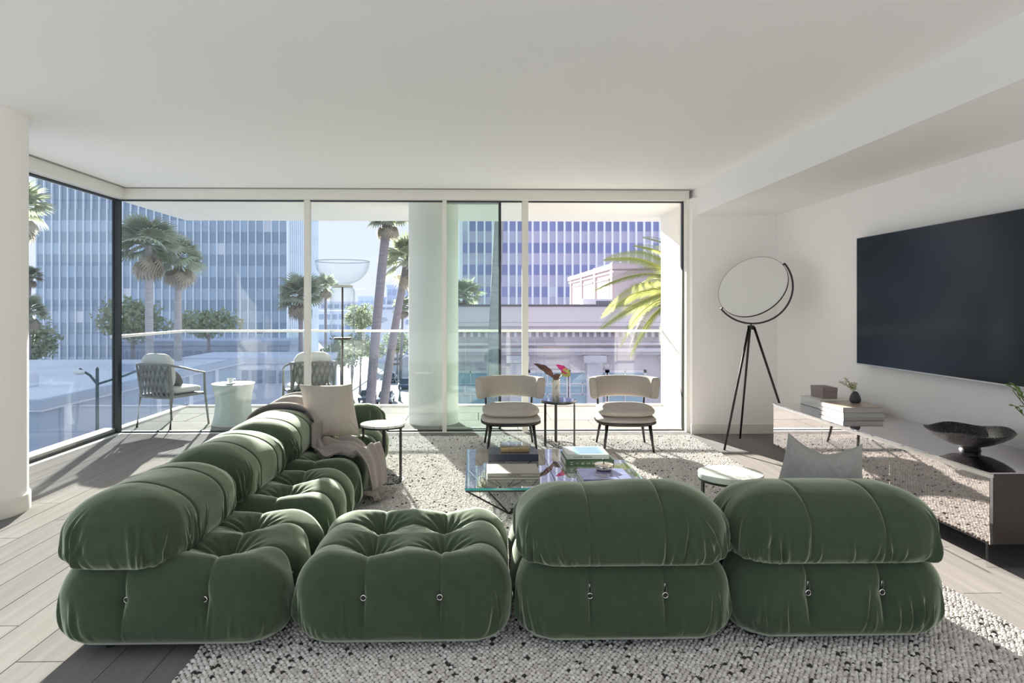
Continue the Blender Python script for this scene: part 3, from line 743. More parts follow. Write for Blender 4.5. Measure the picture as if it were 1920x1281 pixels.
def book(label, loc, rz, w_, d_, h_, cover, group=None, cov_label=None, spine_front=True, ex=None, name='book'):
    """spine along local x on the -y side"""
    t = thing(name, label, 'book', loc, rz, group)
    c = .0028
    MB().box(-w_/2+.004, w_/2-.004, -d_/2+.004, d_/2-.005, c, h_-c).build('pages', M_paper, t)
    MB().box(-w_/2, w_/2, -d_/2, d_/2, 0, c).box(-w_/2, w_/2, -d_/2, d_/2, h_-c, h_).box(-w_/2, w_/2, -d_/2, -d_/2+c, 0, h_).build('cover', cover, t, bevel=.0008, bseg=1)
    return t
M_navy = mat('navy_cover', (.035, .040, .075), .35); M_taupe = mat('taupe_cover', (.40, .36, .315), .5); M_taupe2 = mat('pale_taupe_cover', (.46, .43, .38), .5)
M_green = mat('green_cover', (.09, .16, .085), .5); M_white = mat('white_cover', (.74, .74, .73), .4); M_violet = mat('violet_cover', (.30, .29, .50), .12, vary=(16, .35))
M_brass = mat('aged_brass', (.55, .42, .24), .28, metal=1, vary=(60, .2)); M_letters = mat('cream_letters', (.75, .74, .62), .5); M_ink = mat('dark_ink', (.05, .045, .04), .5)
M_sky = mat('blue_print', (.26, .35, .66), .3); M_mint = mat('mint_print', (.35, .68, .62), .3)
bk_ = book('navy large book flat on the left glass table under the brass box', (.285, 5.13, TZ), 0, .365, .27, .050, M_navy)
b1 = book('pale taupe book at the bottom of the front pair on the left glass table', (.255, 4.595, TZ), 0, .345, .275, .018, M_taupe2)
b2 = book('taupe book lettered STUDIO KO on top of the paler one', (.255, 4.595, TZ+.018), 0, .345, .275, .024, M_taupe)
text('STUDIO KO', .0165, M_ink, b2, (-.040, -.1385, .012), (PI/2, 0, 0)); text('•', .02, M_ink, b2, (.140, -.1385, .012), (PI/2, 0, 0), 'dot')
b3 = book('green book with cream spine letters under the white art book', (.815, 4.965, TZ), 0, .345, .30, .048, M_green)
for i, ch in enumerate('HIRST'):
    text(ch, .034, M_letters, b3, (-.128+i*.040, -.1512, .024), (PI/2, -PI/2, 0), 'spine_letter', align='CENTER')
MB().box(.06, .15, -.1511, -.15, .020, .028).build('spine_line', mat('faded_letters', (.22, .30, .17), .5), b3)
b4 = book('white art book with blue and mint cover on top of the green book', (.805, 4.975, TZ+.048), 0, .30, .29, .034, M_white)
MB().box(-.085, .125, -.12, .12, .0338, .0345).build('mint_panel', M_mint, b4); MB().box(-.06, .105, -.11, .12, .034, .0349).build('blue_panel', M_sky, b4)
MB().box(-.105, -.04, -.1456, -.145, .0135, .0195).box(-.03, .03, -.1456, -.145, .0135, .0195).build('spine_print', mat('grey_ink', (.28, .28, .27), .5), b4)
b5 = book('violet marbled book lying below the glass lidded dish', (.845, 4.46, TZ), .0, .315, .30, .036, M_violet)
tb = thing('trinket_box', 'brass box with clear lid on the navy book', 'box', (.300, 5.13, TZ+.050))
MB().box(-.107, .107, -.07, .07, 0, .034).build('body', M_brass, tb, bevel=.003)
MB().box(-.105, .105, -.068, .068, .034, .052).build('lid', M_lamp_glass, tb, bevel=.002)
ld = thing('lidded_dish', 'round silvery dish with lid and dark knob on the violet book', 'dish', (.865, 4.565, TZ+.036))
M_silver = mat('silver', (.72, .66, .58), .18, metal=1)
MB().lathe([(.001, 0), (.048, 0), (.060, .010), (.063, .030), (.060, .036), (.001, .036)], 40).build('bowl', M_silver, ld)
MB().lathe([(.064, .036), (.064, .041), (.045, .047), (.012, .052), (.001, .053)], 40).build('lid', M_silver, ld)
MB().lathe([(.004, .052), (.003, .060), (.008, .066), (.006, .073), (.001, .075)], 16).build('knob', M_black, ld, smooth=9)

# ------------------------------------------------------------------ glass floor lamp
gl = thing('glass_floor_lamp', 'clear glass floor lamp of stacked cylinders under a wide glass bowl', 'lamp', (-1.365, 7.08, 0))
M_disc = mat('pale_disc', (.70, .70, .68), .35); M_bronze = mat('dark_bronze', (.10, .085, .07), .35, metal=.6)
for k in range(3):
    z = .012+.538*k
    MB().lathe([(.06, z), (.100, z), (.122, z+.015), (.127, z+.05), (.127, z+.45), (.122, z+.49), (.105, z+.510), (.06, z+.514)], 48).build('glass_cylinder', M_lamp_glass, gl, smooth=9)
    d_ = MB().lathe([(.001, z+.514), (.088, z+.514), (.088, z+.522), (.080, z+.524), (.088, z+.526), (.088, z+.534), (.001, z+.534)], 40).build('joint_disc', M_bronze, gl)
MB().lathe([(.10, 1.600), (.105, 1.604), (.105, 1.620), (.001, 1.622)], 40).build('collar', M_disc, gl)
MB().lathe([(.001, 0), (.11, 0), (.11, .012), (.001, .012)], 40).build('base', M_bronze, gl)
MB().tube([(0, 0, .01), (0, 0, 1.61)], .0095, 10).build('stem', M_bronze, gl, smooth=9)
MB().lathe([(.070, 1.620)]+[(.277*math.sin(a), 1.868-.248*math.cos(a)) for a in np.linspace(.27, PI/2, 24)]+[(.270, 1.868)]+[(.270*math.sin(a), 1.868-.241*math.cos(a)) for a in np.linspace(PI/2, .3, 22)], 72).build('bowl_shade', M_bowl_glass, gl, smooth=9)
MB().grid(lambda u, v: ((.2735+.0045*math.cos(2*PI*v))*math.cos(2*PI*u), (.2735+.0045*math.cos(2*PI*v))*math.sin(2*PI*u), 1.868+.0045*math.sin(2*PI*v)), 72, 8).build('bowl_rim', glass('rim_glass', (.62, .70, .74), 1.5, gain=2), gl, smooth=9)

# ------------------------------------------------------------------ tripod disc lamp
tl = thing('tripod_lamp', 'black tripod floor lamp with tilted pale disc shade in the far corner', 'lamp', (2.775, 6.80, 0))
apex = Vector((0, 0, 1.195))
for fx, fy in ((-.34, -.19), (.04, .385), (.345, -.215)):
    ft = Vector((fx, fy, 0)); d_ = Vector((fx, fy, 0)).normalized()*.03
    MB().tube([apex+d_+Vector((0, 0, .0)), ft], [.0125, .0105], 10).build('leg', M_black, tl, smooth=9)
MB().lathe([(.001, 1.17), (.032, 1.17), (.036, 1.205), (.03, 1.212), (.001, 1.212)], 24).build('leg_hub', M_black, tl)
MB().tube([(0, 0, 1.20), (0, 0, 1.235)], .007, 10).build('stem', M_black, tl, smooth=9)
# arm: half ring in the picture-facing plane (x,z), disc inside tilted about the ring's end axis
vx = Vector((.93, -.37, 0)).normalized(); vz = Vector((0, 0, 1)); C0 = Vector((.015, .0, 1.602)); Ra = .372
ax0 = math.radians(37)
axis = (vx*math.cos(ax0)+vz*math.sin(ax0)).normalized()
def rp(a): return C0+(vx*math.cos(a)+vz*math.sin(a))*Ra
arc = [rp(ax0-PI*i/48) for i in range(49)]
MB().tube(arc, .01, flat=(.009, .009), up=vx.cross(vz)).build('arm', M_black, tl, smooth=.7)
per_ = vx.cross(vz)  # roughly -y
per_ = -per_ if per_.y > 0 else per_
inpl = axis.cross(per_).normalized()
tilt = math.radians(39)
nrm = (per_*math.cos(tilt)+inpl*math.sin(tilt))
if nrm.z < 0: nrm = (per_*math.cos(tilt)-inpl*math.sin(tilt))
nrm.normalize()
R3 = Matrix((axis, nrm.cross(axis), nrm)).transposed()
c3 = tuple(C0)
MB().lathe([(.001, .004), (.349, .004), (.349, .009), (.001, .009)], 72, c3, R3).build('shade_face', mat('lamp_diffuser', (.76, .76, .73), .6), tl)
MB().lathe([(.001, -.010), (.350, -.010), (.353, -.007), (.353, .0085), (.350, .0085), (.350, .003), (.001, .003)], 72, c3, R3).build('shade_dish', M_black, tl)
for s_ in (1, -1): MB().tube([C0+axis*.35*s_, C0+axis*.378*s_], .008, 8).build('pivot', M_black, tl, smooth=9)

# ------------------------------------------------------------------ television and console
tvx = 3.255
tv = thing('television', 'large flat dark television screen mounted on the right wall', 'television', (tvx, 4.795, .91))
MB().box(.012, .05, -.955, .955, 0, 1.072).build('casing', mat('tv_back', (.03, .03, .032), .4), tv)
MB().box(.0, .014, -.955, .955, 0, 1.072).build('bezel', mat('steel_bezel', (.45, .45, .46), .3, metal=1), tv, bevel=.002)
MB().box(-.0015, .001, -.950, .950, .010, 1.067).build('screen', mat('dark_screen', (.017, .023, .031), .14, spec=.22), tv)
MB().box(.05, .079, -.3, .3, .3, .8).build('wall_bracket', M_black, tv)

M_mirror = mat('smoked_mirror', (.74, .69, .70), .025, metal=1)
M_umber = mat('dark_reflection', (.055, .043, .040), .10, spec=.5)  # cabinet end: the dark room it mirrors is put into the base colour
M_clear = glass('clear_acrylic', (.93, .93, .93), 1.45, gain=1.4)
CX0, CX1, CY0, CY1, CZ0, CZ1 = 2.68, 3.318, 3.495, 6.07, .155, .532
cs = thing('media_console', 'long low mirrored media console floating on clear panels under the television', 'console', (CX0, (CY0+CY1)/2, 0))
hl = (CY1-CY0)/2; dp = CX1-CX0
MB().box(.022, dp, -hl, hl, CZ0, CZ1-.009).build('cabinet_body', M_umber, cs, bevel=.002)
MB().box(-.004, dp, -hl-.004, hl, CZ1-.009, CZ1).build('cabinet_top', mat('mirror_top', (.68, .64, .67), .03, metal=1), cs, bevel=.0025)
n_d = 3; wd = 2*hl/n_d
for k in range(n_d): MB().box(0, .020, -hl+wd*k+.0015, -hl+wd*(k+1)-.0015, CZ0, CZ1-.030).build('door', M_mirror, cs, bevel=.0015, bseg=1)
MB().box(.002, .02, -hl, hl, CZ1-.030, CZ1-.009).build('edge_strip', mat('bright_edge', (.85, .83, .84), .2, metal=1), cs)
for yy in (-hl+.10, hl-.10): MB().box(.06, dp-.06, yy-.008, yy+.008, 0, CZ0).build('clear_panel', M_clear, cs, bevel=.002)
MB().box(.012, .022, -hl+.02, hl-.02, .0, .004).build('floor_rail', M_clear, cs)
# books and box on the console
M_tan = mat('tan_jacket', (.50, .40, .32), .35, vary=(7, .25)); M_off = mat('ivory_cover', (.78, .76, .73), .4); M_greyc = mat('grey_cover', (.30, .30, .30), .45)
cz = CZ1
bA = book('thick white book at the far end of the console, under the linen box', (3.075, 5.865, cz), -PI/2, .36, .32, .075, M_off)
bB = book('lower grey edged book of the nearer pile on the mirrored console', (3.055, 5.475, cz), -PI/2, .37, .33, .034, M_off)
bC = book('tan jacket book on top of the nearer pile under the dark bud vase', (3.05, 5.475, cz+.034), -PI/2, .37, .32, .040, M_tan)
MB().box(-.181, .181, -.1612, -.160, .004, .036).build('jacket_spine', M_white, bC)
bx = thing('linen_box', 'grey brown linen covered lidded box on the white book', 'box', (3.05, 5.90, cz+.075))
M_lb = mat('brown_linen', (.29, .24, .225), .9, bump=(300, .6, .003), vary=(90, .15))
MB().box(-.064, .064, -.105, .105, 0, .060).build('body', M_lb, bx, bevel=.003); MB().box(-.066, .066, -.107, .107, .060, .095).build('lid', M_lb, bx, bevel=.003)
vz_ = thing('bud_vase', 'small dark stone bud vase on the tan book', 'vase', (3.13, 5.55, cz+.074))
MB().lathe([(.001, 0), (.030, 0), (.041, .012), (.044, .030), (.036, .060), (.022, .085), (.014, .094), (.011, .092), (.001, .088)], 12).build('body', mat('dark_stone', (.05, .052, .06), .45, bump=(40, .5)), vz_, smooth=.4)
spg = thing('leafy_sprig', 'pale green feathery sprig standing in the dark bud vase', 'plant', (3.13, 5.55, cz+.074+.088))
st = MB(); lf = MB()
for k in range(9):
    a = random.uniform(0, 2*PI); tip = Vector((-.06+.07*math.cos(a), .03+.06*math.sin(a), random.uniform(.05, .115)))
    st.tube([(0, 0, -.02), tuple(tip*.5+Vector((0, 0, .012))), tuple(tip)], .0011, 4)
    for q in range(11):
        b_ = tip*(q/11*.75+.25)+Vector((0, 0, .008)); dv = Vector((random.uniform(-1, 1), random.uniform(-1, 1), random.uniform(-.2, 1))).normalized()*.018
        leaf_mesh(lf, b_, b_+dv, .007, (0, 0, 1), .1, 3, 2)
st.build('stem', M_stem, spg); f_ = lf.build('leaves', leafy('sprig_leaf', (.46, .48, .22), 0), spg); f_['kind'] = 'stuff'
# speckled bowl
bw = thing('speckled_bowl', 'black speckled wavy rimmed stoneware bowl on the near end of the console', 'bowl', (2.985, 4.05, cz))
M_speck = mat('speckled_glaze', (.018, .018, .018), .42)
t = M_speck.node_tree; vo = t.nodes.new('ShaderNodeTexVoronoi'); vo.inputs['Scale'].default_value = 130; co = t.nodes.new('ShaderNodeTexCoord'); rr = t.nodes.new('ShaderNodeValToRGB')
t.links.new(co.outputs['Object'], vo.inputs[0]); t.links.new(vo.outputs['Distance'], rr.inputs[0]); t.links.new(rr.outputs[0], t.nodes['Principled BSDF'].inputs['Base Color'])
rr.color_ramp.elements[0].position = .14; rr.color_ramp.elements[0].color = (.5, .5, .48, 1); rr.color_ramp.elements[1].position = .24; rr.color_ramp.elements[1].color = (.017, .017, .018, 1)
def bowl_pt(u, v):
    a = 2*PI*u
    P_ = [(.055, .028), (.11, .040), (.17, .068), (.215, .098), (.238, .122), (.236, .126), (.205, .103), (.16, .075), (.10, .052), (.04, .044), (.001, .044)]
    t_ = v*(len(P_)-1); i = min(int(t_), len(P_)-2); f = t_-i; r = P_[i][0]*(1-f)+P_[i+1][0]*f; z = P_[i][1]*(1-f)+P_[i+1][1]*f
    k = (r/.238)**2
    return (r*math.cos(a)*(1+.05*k*math.sin(3*a+.4)), r*math.sin(a)*(1+.05*k*math.cos(4*a)), z+k*.007*math.sin(5*a+1))
MB().grid(bowl_pt, 80, 30, wrapu=True).build('bowl_body', M_speck, bw, smooth=9)
MB().lathe([(.001, 0), (.058, 0), (.052, .012), (.058, .032), (.001, .032)], 40).build('foot_ring', mat('black_glaze', (.015, .015, .016), .35), bw)
# plant just entering the frame at the right
pv = thing('console_vase', 'dark vase of spiky green stems at the near end of the console edge', 'plant', (3.15, 3.66, cz))
MB().lathe([(.001, 0), (.05, 0), (.07, .06), (.06, .13), (.03, .17), (.026, .17), (.026, .1), (.001, .1)], 32).build('vase_body', mat('black_glaze', (.015, .015, .016), .35), pv)
for k in range(9):
    a = math.radians(95+k*23); tip = Vector((.17*math.cos(a), .17*math.sin(a), random.uniform(.28, .42)))
    MB().tube([(0, 0, .12), tuple(tip*.55+Vector((0, 0, .06))), tuple(tip)], [.003, .003, .002], 6).build('stem', mat('dark_stem', (.05, .055, .03), .5), pv)
    leaf_mesh(MB(), tip*.8+Vector((0, 0, .03)), tip*1.18+Vector((0, 0, -.04)), .03, (0, 0, 1), .2).build('leaf', leafy('console_leaf', (.16, .27, .06), 0), pv, smooth=9)
# ------------------------------------------------------------------ balcony furniture
M_rope = mat('grey_rope', (.15, .15, .15), .7, bump=(200, .5, .002)); M_frame = mat('grey_frame', (.20, .195, .185), .45); M_cush = mat('pale_cushion', (.66, .66, .65), .9, bump=(300, .4, .002)); M_dkc = mat('charcoal_cushion', (.07, .072, .078), .9)
def rounded_pad(mb, x0, x1, y0, y1, z0, z1, n=32, m_=10):
    hx, hy, hz = (x1-x0)/2, (y1-y0)/2, (z1-z0)/2
    def fn(u, v):
        a = 2*PI*u; ca, sa = math.cos(a), math.sin(a); e_ = .38
        ph = -PI/2+PI*v; k = max(math.cos(ph), .001)**.5; sz = math.copysign(abs(math.sin(ph))**.8, math.sin(ph))
        return ((x0+x1)/2+hx*k*math.copysign(abs(ca)**e_, ca), (y0+y1)/2+hy*k*math.copysign(abs(sa)**e_, sa), (z0+z1)/2+hz*sz)
    return mb.grid(fn, n, m_, wrapu=True)
def patio_chair(label, cx, cyy, face, dark):
    """faces local +y; woven back on the -y side"""
    t = thing('patio_armchair', label, 'armchair', (cx, cyy, 0), face, 'woven patio armchairs')
    for sx in (-1, 1):
        MB().tube([(sx*.26, -.26, 0), (sx*.245, -.215, .40), (sx*.262, -.265, .74)], [.013, .017, .012], 10).build('rear_leg', M_frame, t, smooth=9)
        MB().tube([(sx*.30, .27, 0), (sx*.285, .225, .40), (sx*.285, .215, .615)], [.012, .016, .013], 10).build('front_leg', M_frame, t, smooth=9)
        MB().tube([(sx*.262, -.265, .735), (sx*.305, -.12, .70), (sx*.31, .08, .645), (sx*.285, .222, .618)], [.012]*4, 10).build('arm', M_frame, t, smooth=9)
    MB().tube([(-.262, -.265, .735), (-.15, -.315, .742), (.15, -.315, .742), (.262, -.265, .735)], .013, 10).build('back_rail', M_frame, t, smooth=9)
    MB().box(-.27, .27, -.235, .245, .355, .385).build('seat_frame', M_frame, t, bevel=.008)
    MB().tube([(-.245, -.22, .36), (-.14, -.265, .36), (.14, -.265, .36), (.245, -.22, .36)], .012, 8).build('lower_rail', M_frame, t, smooth=9)
    def bpt(u, z):
        u = max(0, min(1, u)); x = -.255+.51*u; return Vector((x*(1 if z > .5 else .96), -.228-.085*(1-abs(2*u-1)**3)*(.4+.6*(z-.36)/.38), z))
    k = 0
    for i in range(8):
        for sgn in (-1, 1):
            u0 = (i+.5)/8; u1 = u0+sgn*.24
            if not -.06 < u1 < 1.06: u1 = max(.0, min(1, u1))
            o_ = -.004*sgn
            pts = [bpt(u0+(u1-u0)*f, .735-.375*f)+Vector((0, o_, 0)) for f in (0, .33, .66, 1)]
            MB().tube(pts, .01, flat=(.0115, .0022), up=(0, 1, .05)).build('strap', M_rope, t)
    rounded_pad(MB(), -.255, .255, -.20, .255, .385, .475).build('seat_cushion', M_cush, t, smooth=9)
    b_ = rounded_pad(MB(), -.235, .235, -.055, .055, -.21, .21).build('back_cushion', M_cush, t, smooth=9); b_.location = (0, -.195, .655); b_.rotation_euler = (.14, 0, 0)
    if dark:
        b_ = rounded_pad(MB(), -.17, .17, -.045, .045, -.12, .12).build('lumbar_cushion', M_dkc, t, smooth=9); b_.location = (.0, -.04, .555); b_.rotation_euler = (.55, 0, 0)
    return t
patio_chair('woven rope patio armchair near the glass corner, turned to face the city', -3.575, 8.14, -.42, True)
patio_chair('woven rope patio armchair behind the slim mullion and the beige cushion', -2.02, 8.42, .40, False)
M_ceram = mat('celadon_ceramic', (.58, .63, .60), .3, spec=.5)
sx_, sy_ = -2.89, 8.24
st_ = MB()
def stool(u, v):
    a = 2*PI*u; z = .485*v; k = .205+.04*(2*v-1)**2
    pinch = 1-.20*math.exp(-((v-.52)/.27)**2)*(max(0, math.cos(3*a+.8))**2)
    return (k*pinch*math.cos(a), k*pinch*math.sin(a), z)
st_.grid(stool, 72, 24, wrapu=True); st_.f.append(tuple(72*24+i for i in range(72))); st_.mi.append(0); st_.f.append(tuple(range(72))[::-1]); st_.mi.append(0)
tag(st_.build('garden_stool', M_ceram, smooth=.8, loc=(sx_, sy_, 0)), 'pale green waisted ceramic garden stool holding a white cup', 'stool')
M_china = mat('white_china', (.80, .80, .79), .18)
cp = thing('teacup', 'white china teacup standing on the patio stool saucer', 'cup', (sx_-.015, sy_-.05, .4935))
MB().lathe([(.001, 0), (.022, 0), (.03, .012), (.043, .055), (.041, .055), (.027, .014), (.001, .006)], 32).build('cup_body', M_china, cp)
MB().tube([(.036, 0, .045), (.058, 0, .046), (.062, 0, .03), (.045, 0, .018), (.031, 0, .016)], .0035, 8).build('handle', M_china, cp, smooth=9)
sc_ = MB().lathe([(.001, 0), (.035, 0), (.072, .008), (.071, .010), (.035, .003), (.001, .003)], 40).build('saucer', M_china, loc=(sx_-.015, sy_-.05, .4855)); tag(sc_, 'white saucer under the teacup on the patio stool', 'saucer')
sg_ = thing('eyeglasses', 'folded dark rimmed sunglasses lying beside the teacup', 'sunglasses', (sx_+.115, sy_-.03, .4865), .3)
for s_ in (-1, 1):
    MB().grid(lambda u, v: (s_*.032+(.024+.0028*math.cos(2*PI*v))*math.cos(2*PI*u), .0028*math.sin(2*PI*v), .022+(.020+.0028*math.cos(2*PI*v))*math.sin(2*PI*u)), 20, 6).build('lens_rim', M_black, sg_, smooth=9)
    MB().tube([(s_*.056, 0, .03), (s_*.058, .05, .026), (s_*.052, .12, .006)], .0022, 6).build('temple', M_black, sg_, smooth=9)
MB().tube([(-.009, 0, .026), (0, -.001, .030), (.009, 0, .026)], .0022, 6).build('bridge', M_black, sg_, smooth=9)

# ------------------------------------------------------------------ the city
GZ = -10.6
tag(B(-700, 700, 12, 900, GZ-.5, GZ).build('ground', mat('pale_pavement', (.50, .50, .51), .9, vary=(.05, .12))), kind='structure')
struct('road', B(-17.5, -4.5, 14, 420, GZ, GZ+.03), mat('asphalt', (.34, .35, .38), .85, vary=(.3, .08)))
lm = struct('lane_marking', B(-11.15, -10.95, 14, 15, GZ+.03, GZ+.034), mat('marking_white', (.8, .8, .8), .7))
dsh = B(-.08, .08, 0, 3, 0, .004).mesh('dash', MATS['marking_white'], None)
for i in range(26): link('dash', dsh, lm, (-11.05, 40+i*7.5, GZ+.03)); 
for i in range(26): link('dash', dsh, lm, (-7.6, 40+i*7.5, GZ+.03))
struct('kerb_left', B(-17.9, -17.5, 14, 420, GZ, GZ+.16), mat('kerb', (.55, .55, .54), .9))
struct('kerb_right', B(-4.5, -4.1, 14, 420, GZ, GZ+.16), MATS['kerb'])

# glass office tower on the left
M_tw_glass = mat('tower_pane', (.35, .45, .58), .12, spec=.6, rand=.10); M_tw_sp = mat('tower_spandrel', (.26, .35, .46), .16, spec=.6); M_fin = mat('pale_fin', (.80, .86, .95), .6)
M_blind = mat('pale_blind', (.62, .66, .74), .6)
def tower(name, label, x0, x1, y0, y1, ztop, pitch, rows, z_first, fh, wh, fin_w, fin_d, mg, msp, mfin, side_x=None):
    t = thing(name, label, 'tower', ((x0+x1)/2, y0, GZ))
    ox, oy, oz = -(x0+x1)/2, -y0, -GZ
    B(x0+ox, x1+ox, .30, y1-y0, 0, ztop+oz).build('wall', msp, t)
    n = int(round((x1-x0)/pitch)); p_ = (x1-x0)/n
    me = B(.02, p_-.02, .08, .30, 0, wh).mesh('window', mg, None); mb_ = B(.02, p_-.02, .07, .30, 0, wh).mesh('window', M_blind, None)
    cnt = 0
    for r in range(rows):
        z = z_first-r*fh+oz
        if z < .2: break
        B(x0+ox, x1+ox, .12, .31, z+wh, z+fh).build('spandrel', msp, t)
        for c in range(n):
            if cnt >= 295: break
            cnt += 1
            link('window', mb_ if (c*7+r*13) % 29 == 0 else me, t, (x0+ox+c*p_, 0, z))
    fm = B(-fin_w/2, fin_w/2, -fin_d, .30, 0, ztop+oz).mesh('fin', mfin, None)
    for c in range(n+1): link('fin', fm, t, (x0+ox+c*p_, 0, 0))
    return t, ox, oy, oz
t, ox, oy, oz = tower('office_tower', 'blue glass office tower with thin white vertical fins seen past the balcony corner', -77.2, -33.3, 122, 146, 34, 1.385, 8, 16.83-2.01, 4.02, 2.01, .13, .25, M_tw_glass, M_tw_sp, M_fin)
sf = B(-.30, .0, -.08, .08, 0, 34-GZ).mesh('fin', M_fin, None)
for k in range(17): link('fin', sf, t, (-33.0+ox, .3+k*1.42, 0))
for k in range(11): B(-33.35+ox, -33.25+ox, .3, 24, 2.2+k*4.02-.12, 2.2+k*4.02+.12).build('floor_line', M_tw_sp, t)
B(-33.4+ox, -33.28+ox, .3, 24, 0, 34-GZ).build('side_glass', mat('tower_side', (.34, .43, .56), .2), t)
# striped tower on the right
M_b_pane = mat('violet_pane', (.26, .29, .52), .15, spec=.6, rand=.10); M_b_sp = mat('lilac_panel', (.56, .54, .68), .6); M_b_fin = mat('white_fin', (.88, .91, .98), .6)
t, ox, oy, oz = tower('striped_tower', 'pale tower with broad white vertical fins and violet window bands above the cornice building', -2.6, 35.5, 125, 150, 34, 1.465, 8, 17.35-1.9, 4.03, 1.86, .34, .45, M_b_pane, M_b_sp, M_b_fin)
B(-2.75+ox, -2.2+ox, -.3, 25, 0, 34-GZ).build('end_wall', M_b_fin, t)

# low classical building across the street
M_c = mat('lilac_render', (.66, .585, .61), .9, vary=(.4, .08), grain=(.5, .5, .03, .07)); M_c2 = mat('pale_lilac_render', (.76, .685, .71), .9, vary=(.5, .06)); M_cd = mat('dark_line', (.17, .15, .16), .9); M_cw = mat('pale_blue_pane', (.34, .47, .56), .12, spec=.6)  # includes a dark tone for coping, cornice strip and panel ledges
y_ = 30; bx0, bx1 = -1.9, 22
lb = thing('cornice_building', 'low lilac rendered building with cornice, pilasters and blue paned windows', 'building', (bx0, y_, GZ))
def LB(x0, x1, ya, yb, za, zb, name, m): return B(x0-bx0, x1-bx0, ya, yb, za-GZ, zb-GZ).build(name, m, lb, bevel=.02, bseg=1)
LB(bx0, bx1, .25, 24, GZ, 1.30, 'wall', M_c)
LB(bx0-.15, bx1, .02, .8, .72, 1.50, 'parapet', M_c2); LB(bx0-.2, bx1, -.04, .9, 1.44, 1.53, 'coping', M_cd)
LB(bx0-.25, bx1, -.22, .5, .56, .72, 'cornice', M_c2); LB(bx0-.15, bx1, -.10, .5, .40, .56, 'cornice', M_c); LB(bx0-.18, bx1, -.16, .5, .33, .38, 'dark_strip', M_cd)  # thin dark strip below the cornice
LB(bx0-.1, bx1, .0, .5, -.28, -.16, 'string_course', M_c2); LB(bx0-.2, bx1, -.2, .5, -.56, -.40, 'string_course', M_c2); LB(bx0-.1, bx1, -.05, .5, -.70, -.56, 'string_course', M_c)
for i in range(60): LB(bx0+.1+i*.32, bx0+.24+i*.32, -.02, .3, .08, .33, 'dentil', M_c2) if i < 40 else None
for i, px_ in enumerate((-1.6, 1.9, 5.3, 8.7, 12.1)):
    LB(px_-.35, px_+.35, -.03, .4, GZ, -.70, 'pilaster', M_c2)
    LB(px_-.5, px_+.5, -.16, .4, -1.05, -.72, 'corbel', M_c2)
for i, wx_ in enumerate((-.85, 2.55, 4.35, 6.0, 9.4)):
    a = wx_-.1; b = wx_+1.5
    fo = MB()
    for x0, x1, z0, z1 in ((a-.12, b+.12, -1.50, -1.38), (a-.12, a, -3.4, -1.38), (b, b+.12, -3.4, -1.38), (a, b, -2.0, -1.96), (a, b, -2.45, -2.41), (a+.5, a+.54, -2.45, -1.96), (a+1.0, a+1.04, -2.45, -1.96), (a+.75, a+.79, -3.4, -2.41), (a+.75, a+.79, -1.98, -1.4)):
        fo.box(x0-bx0, x1-bx0, .14, .3, z0-GZ, z1-GZ)
    f_ = fo.build('window_frame', M_c2, lb)
    pn = B(a-bx0, b-bx0, .20, .3, -3.4-GZ, -1.4-GZ).build('pane', M_cw, f_)
LB(.2, 3.2, .18, .3, -1.28, -1.2, 'ledge', M_c2)
# upper volume of the same block
M_pink = mat('pale_pink_render', (.50, .435, .455), .9, vary=(.3, .05))
ub = thing('panelled_annex', 'pale pink panelled block rising on the roof behind the palm fronds', 'building', (7.4, 36, 1.30))
B(0, 14, 0, 17, 0, 2.25).build('wall', M_pink, ub); B(-.15, 14.1, -.15, 17.1, 2.15, 2.45).build('coping', M_pink, ub, bevel=.04); B(-.08, 14.1, -.08, 17.1, 1.95, 2.05).build('string_course', M_pink, ub)
for k in range(4):
    B(-.10, .0, .1+k*5.2, .7+k*5.2, 0, 2.5).build('pilaster', M_pink, ub)
    if k < 3: B(-.05, .02, 1.2+k*5.2, 4.8+k*5.2, .35, 1.6).build('wall_panel', mat('pink_panel', (.54, .485, .50), .9), ub); B(-.09, .02, 1.1+k*5.2, 4.9+k*5.2, 1.6, 1.68).build('panel_ledge', M_cd, ub)
ac = thing('rooftop_unit', 'white rooftop air conditioner in front of the pink block', 'machine', (5.8, 33.5, 1.30))
B(-.55, .95, -.4, .4, 0, .52).build('casing', mat('unit_white', (.6, .62, .68), .5), ac, bevel=.02); B(.1, .9, -.42, -.3, .08, .42).build('grille', mat('unit_grille', (.15, .16, .2), .6), ac)

# low flat roofed building below on the left
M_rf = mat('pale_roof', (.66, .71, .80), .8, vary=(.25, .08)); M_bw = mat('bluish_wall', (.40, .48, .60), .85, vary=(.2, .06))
fb = thing('flat_roof_building', 'low building with pale flat roof and two skylights below the left window', 'building', (-19.1, 30.4, GZ))
B(-40, 0, 0, 26, 0, 7.45).build('wall', M_bw, fb); B(-40, .25, -.25, 26, 7.45, 7.75).build('roof', M_rf, fb)
B(-40, .3, -.3, .1, 7.55, 7.95).build('parapet', M_bw, fb); B(-.05, .3, .1, 26, 7.55, 7.95).build('parapet', M_bw, fb)
for k in range(5): B(.0, .18, 1.5+k*4.6, 2.1+k*4.6, 0, 7.5).build('pilaster', M_rf, fb)
for sxk, syk in ((-5.1, 6.8), (-3.2, 14.5)):
    q = thing('skylight', 'small boxy skylight on the pale flat roof, %s' % ('nearer one' if syk < 10 else 'farther one'), 'skylight', (-19.1+sxk, 30.4+syk, GZ+7.75))
    B(-.5, .5, -.5, .5, 0, .75).build('curb', M_rf, q, bevel=.03); B(-.42, .42, -.52, .52, .12, .62).build('pane', M_bw, q)
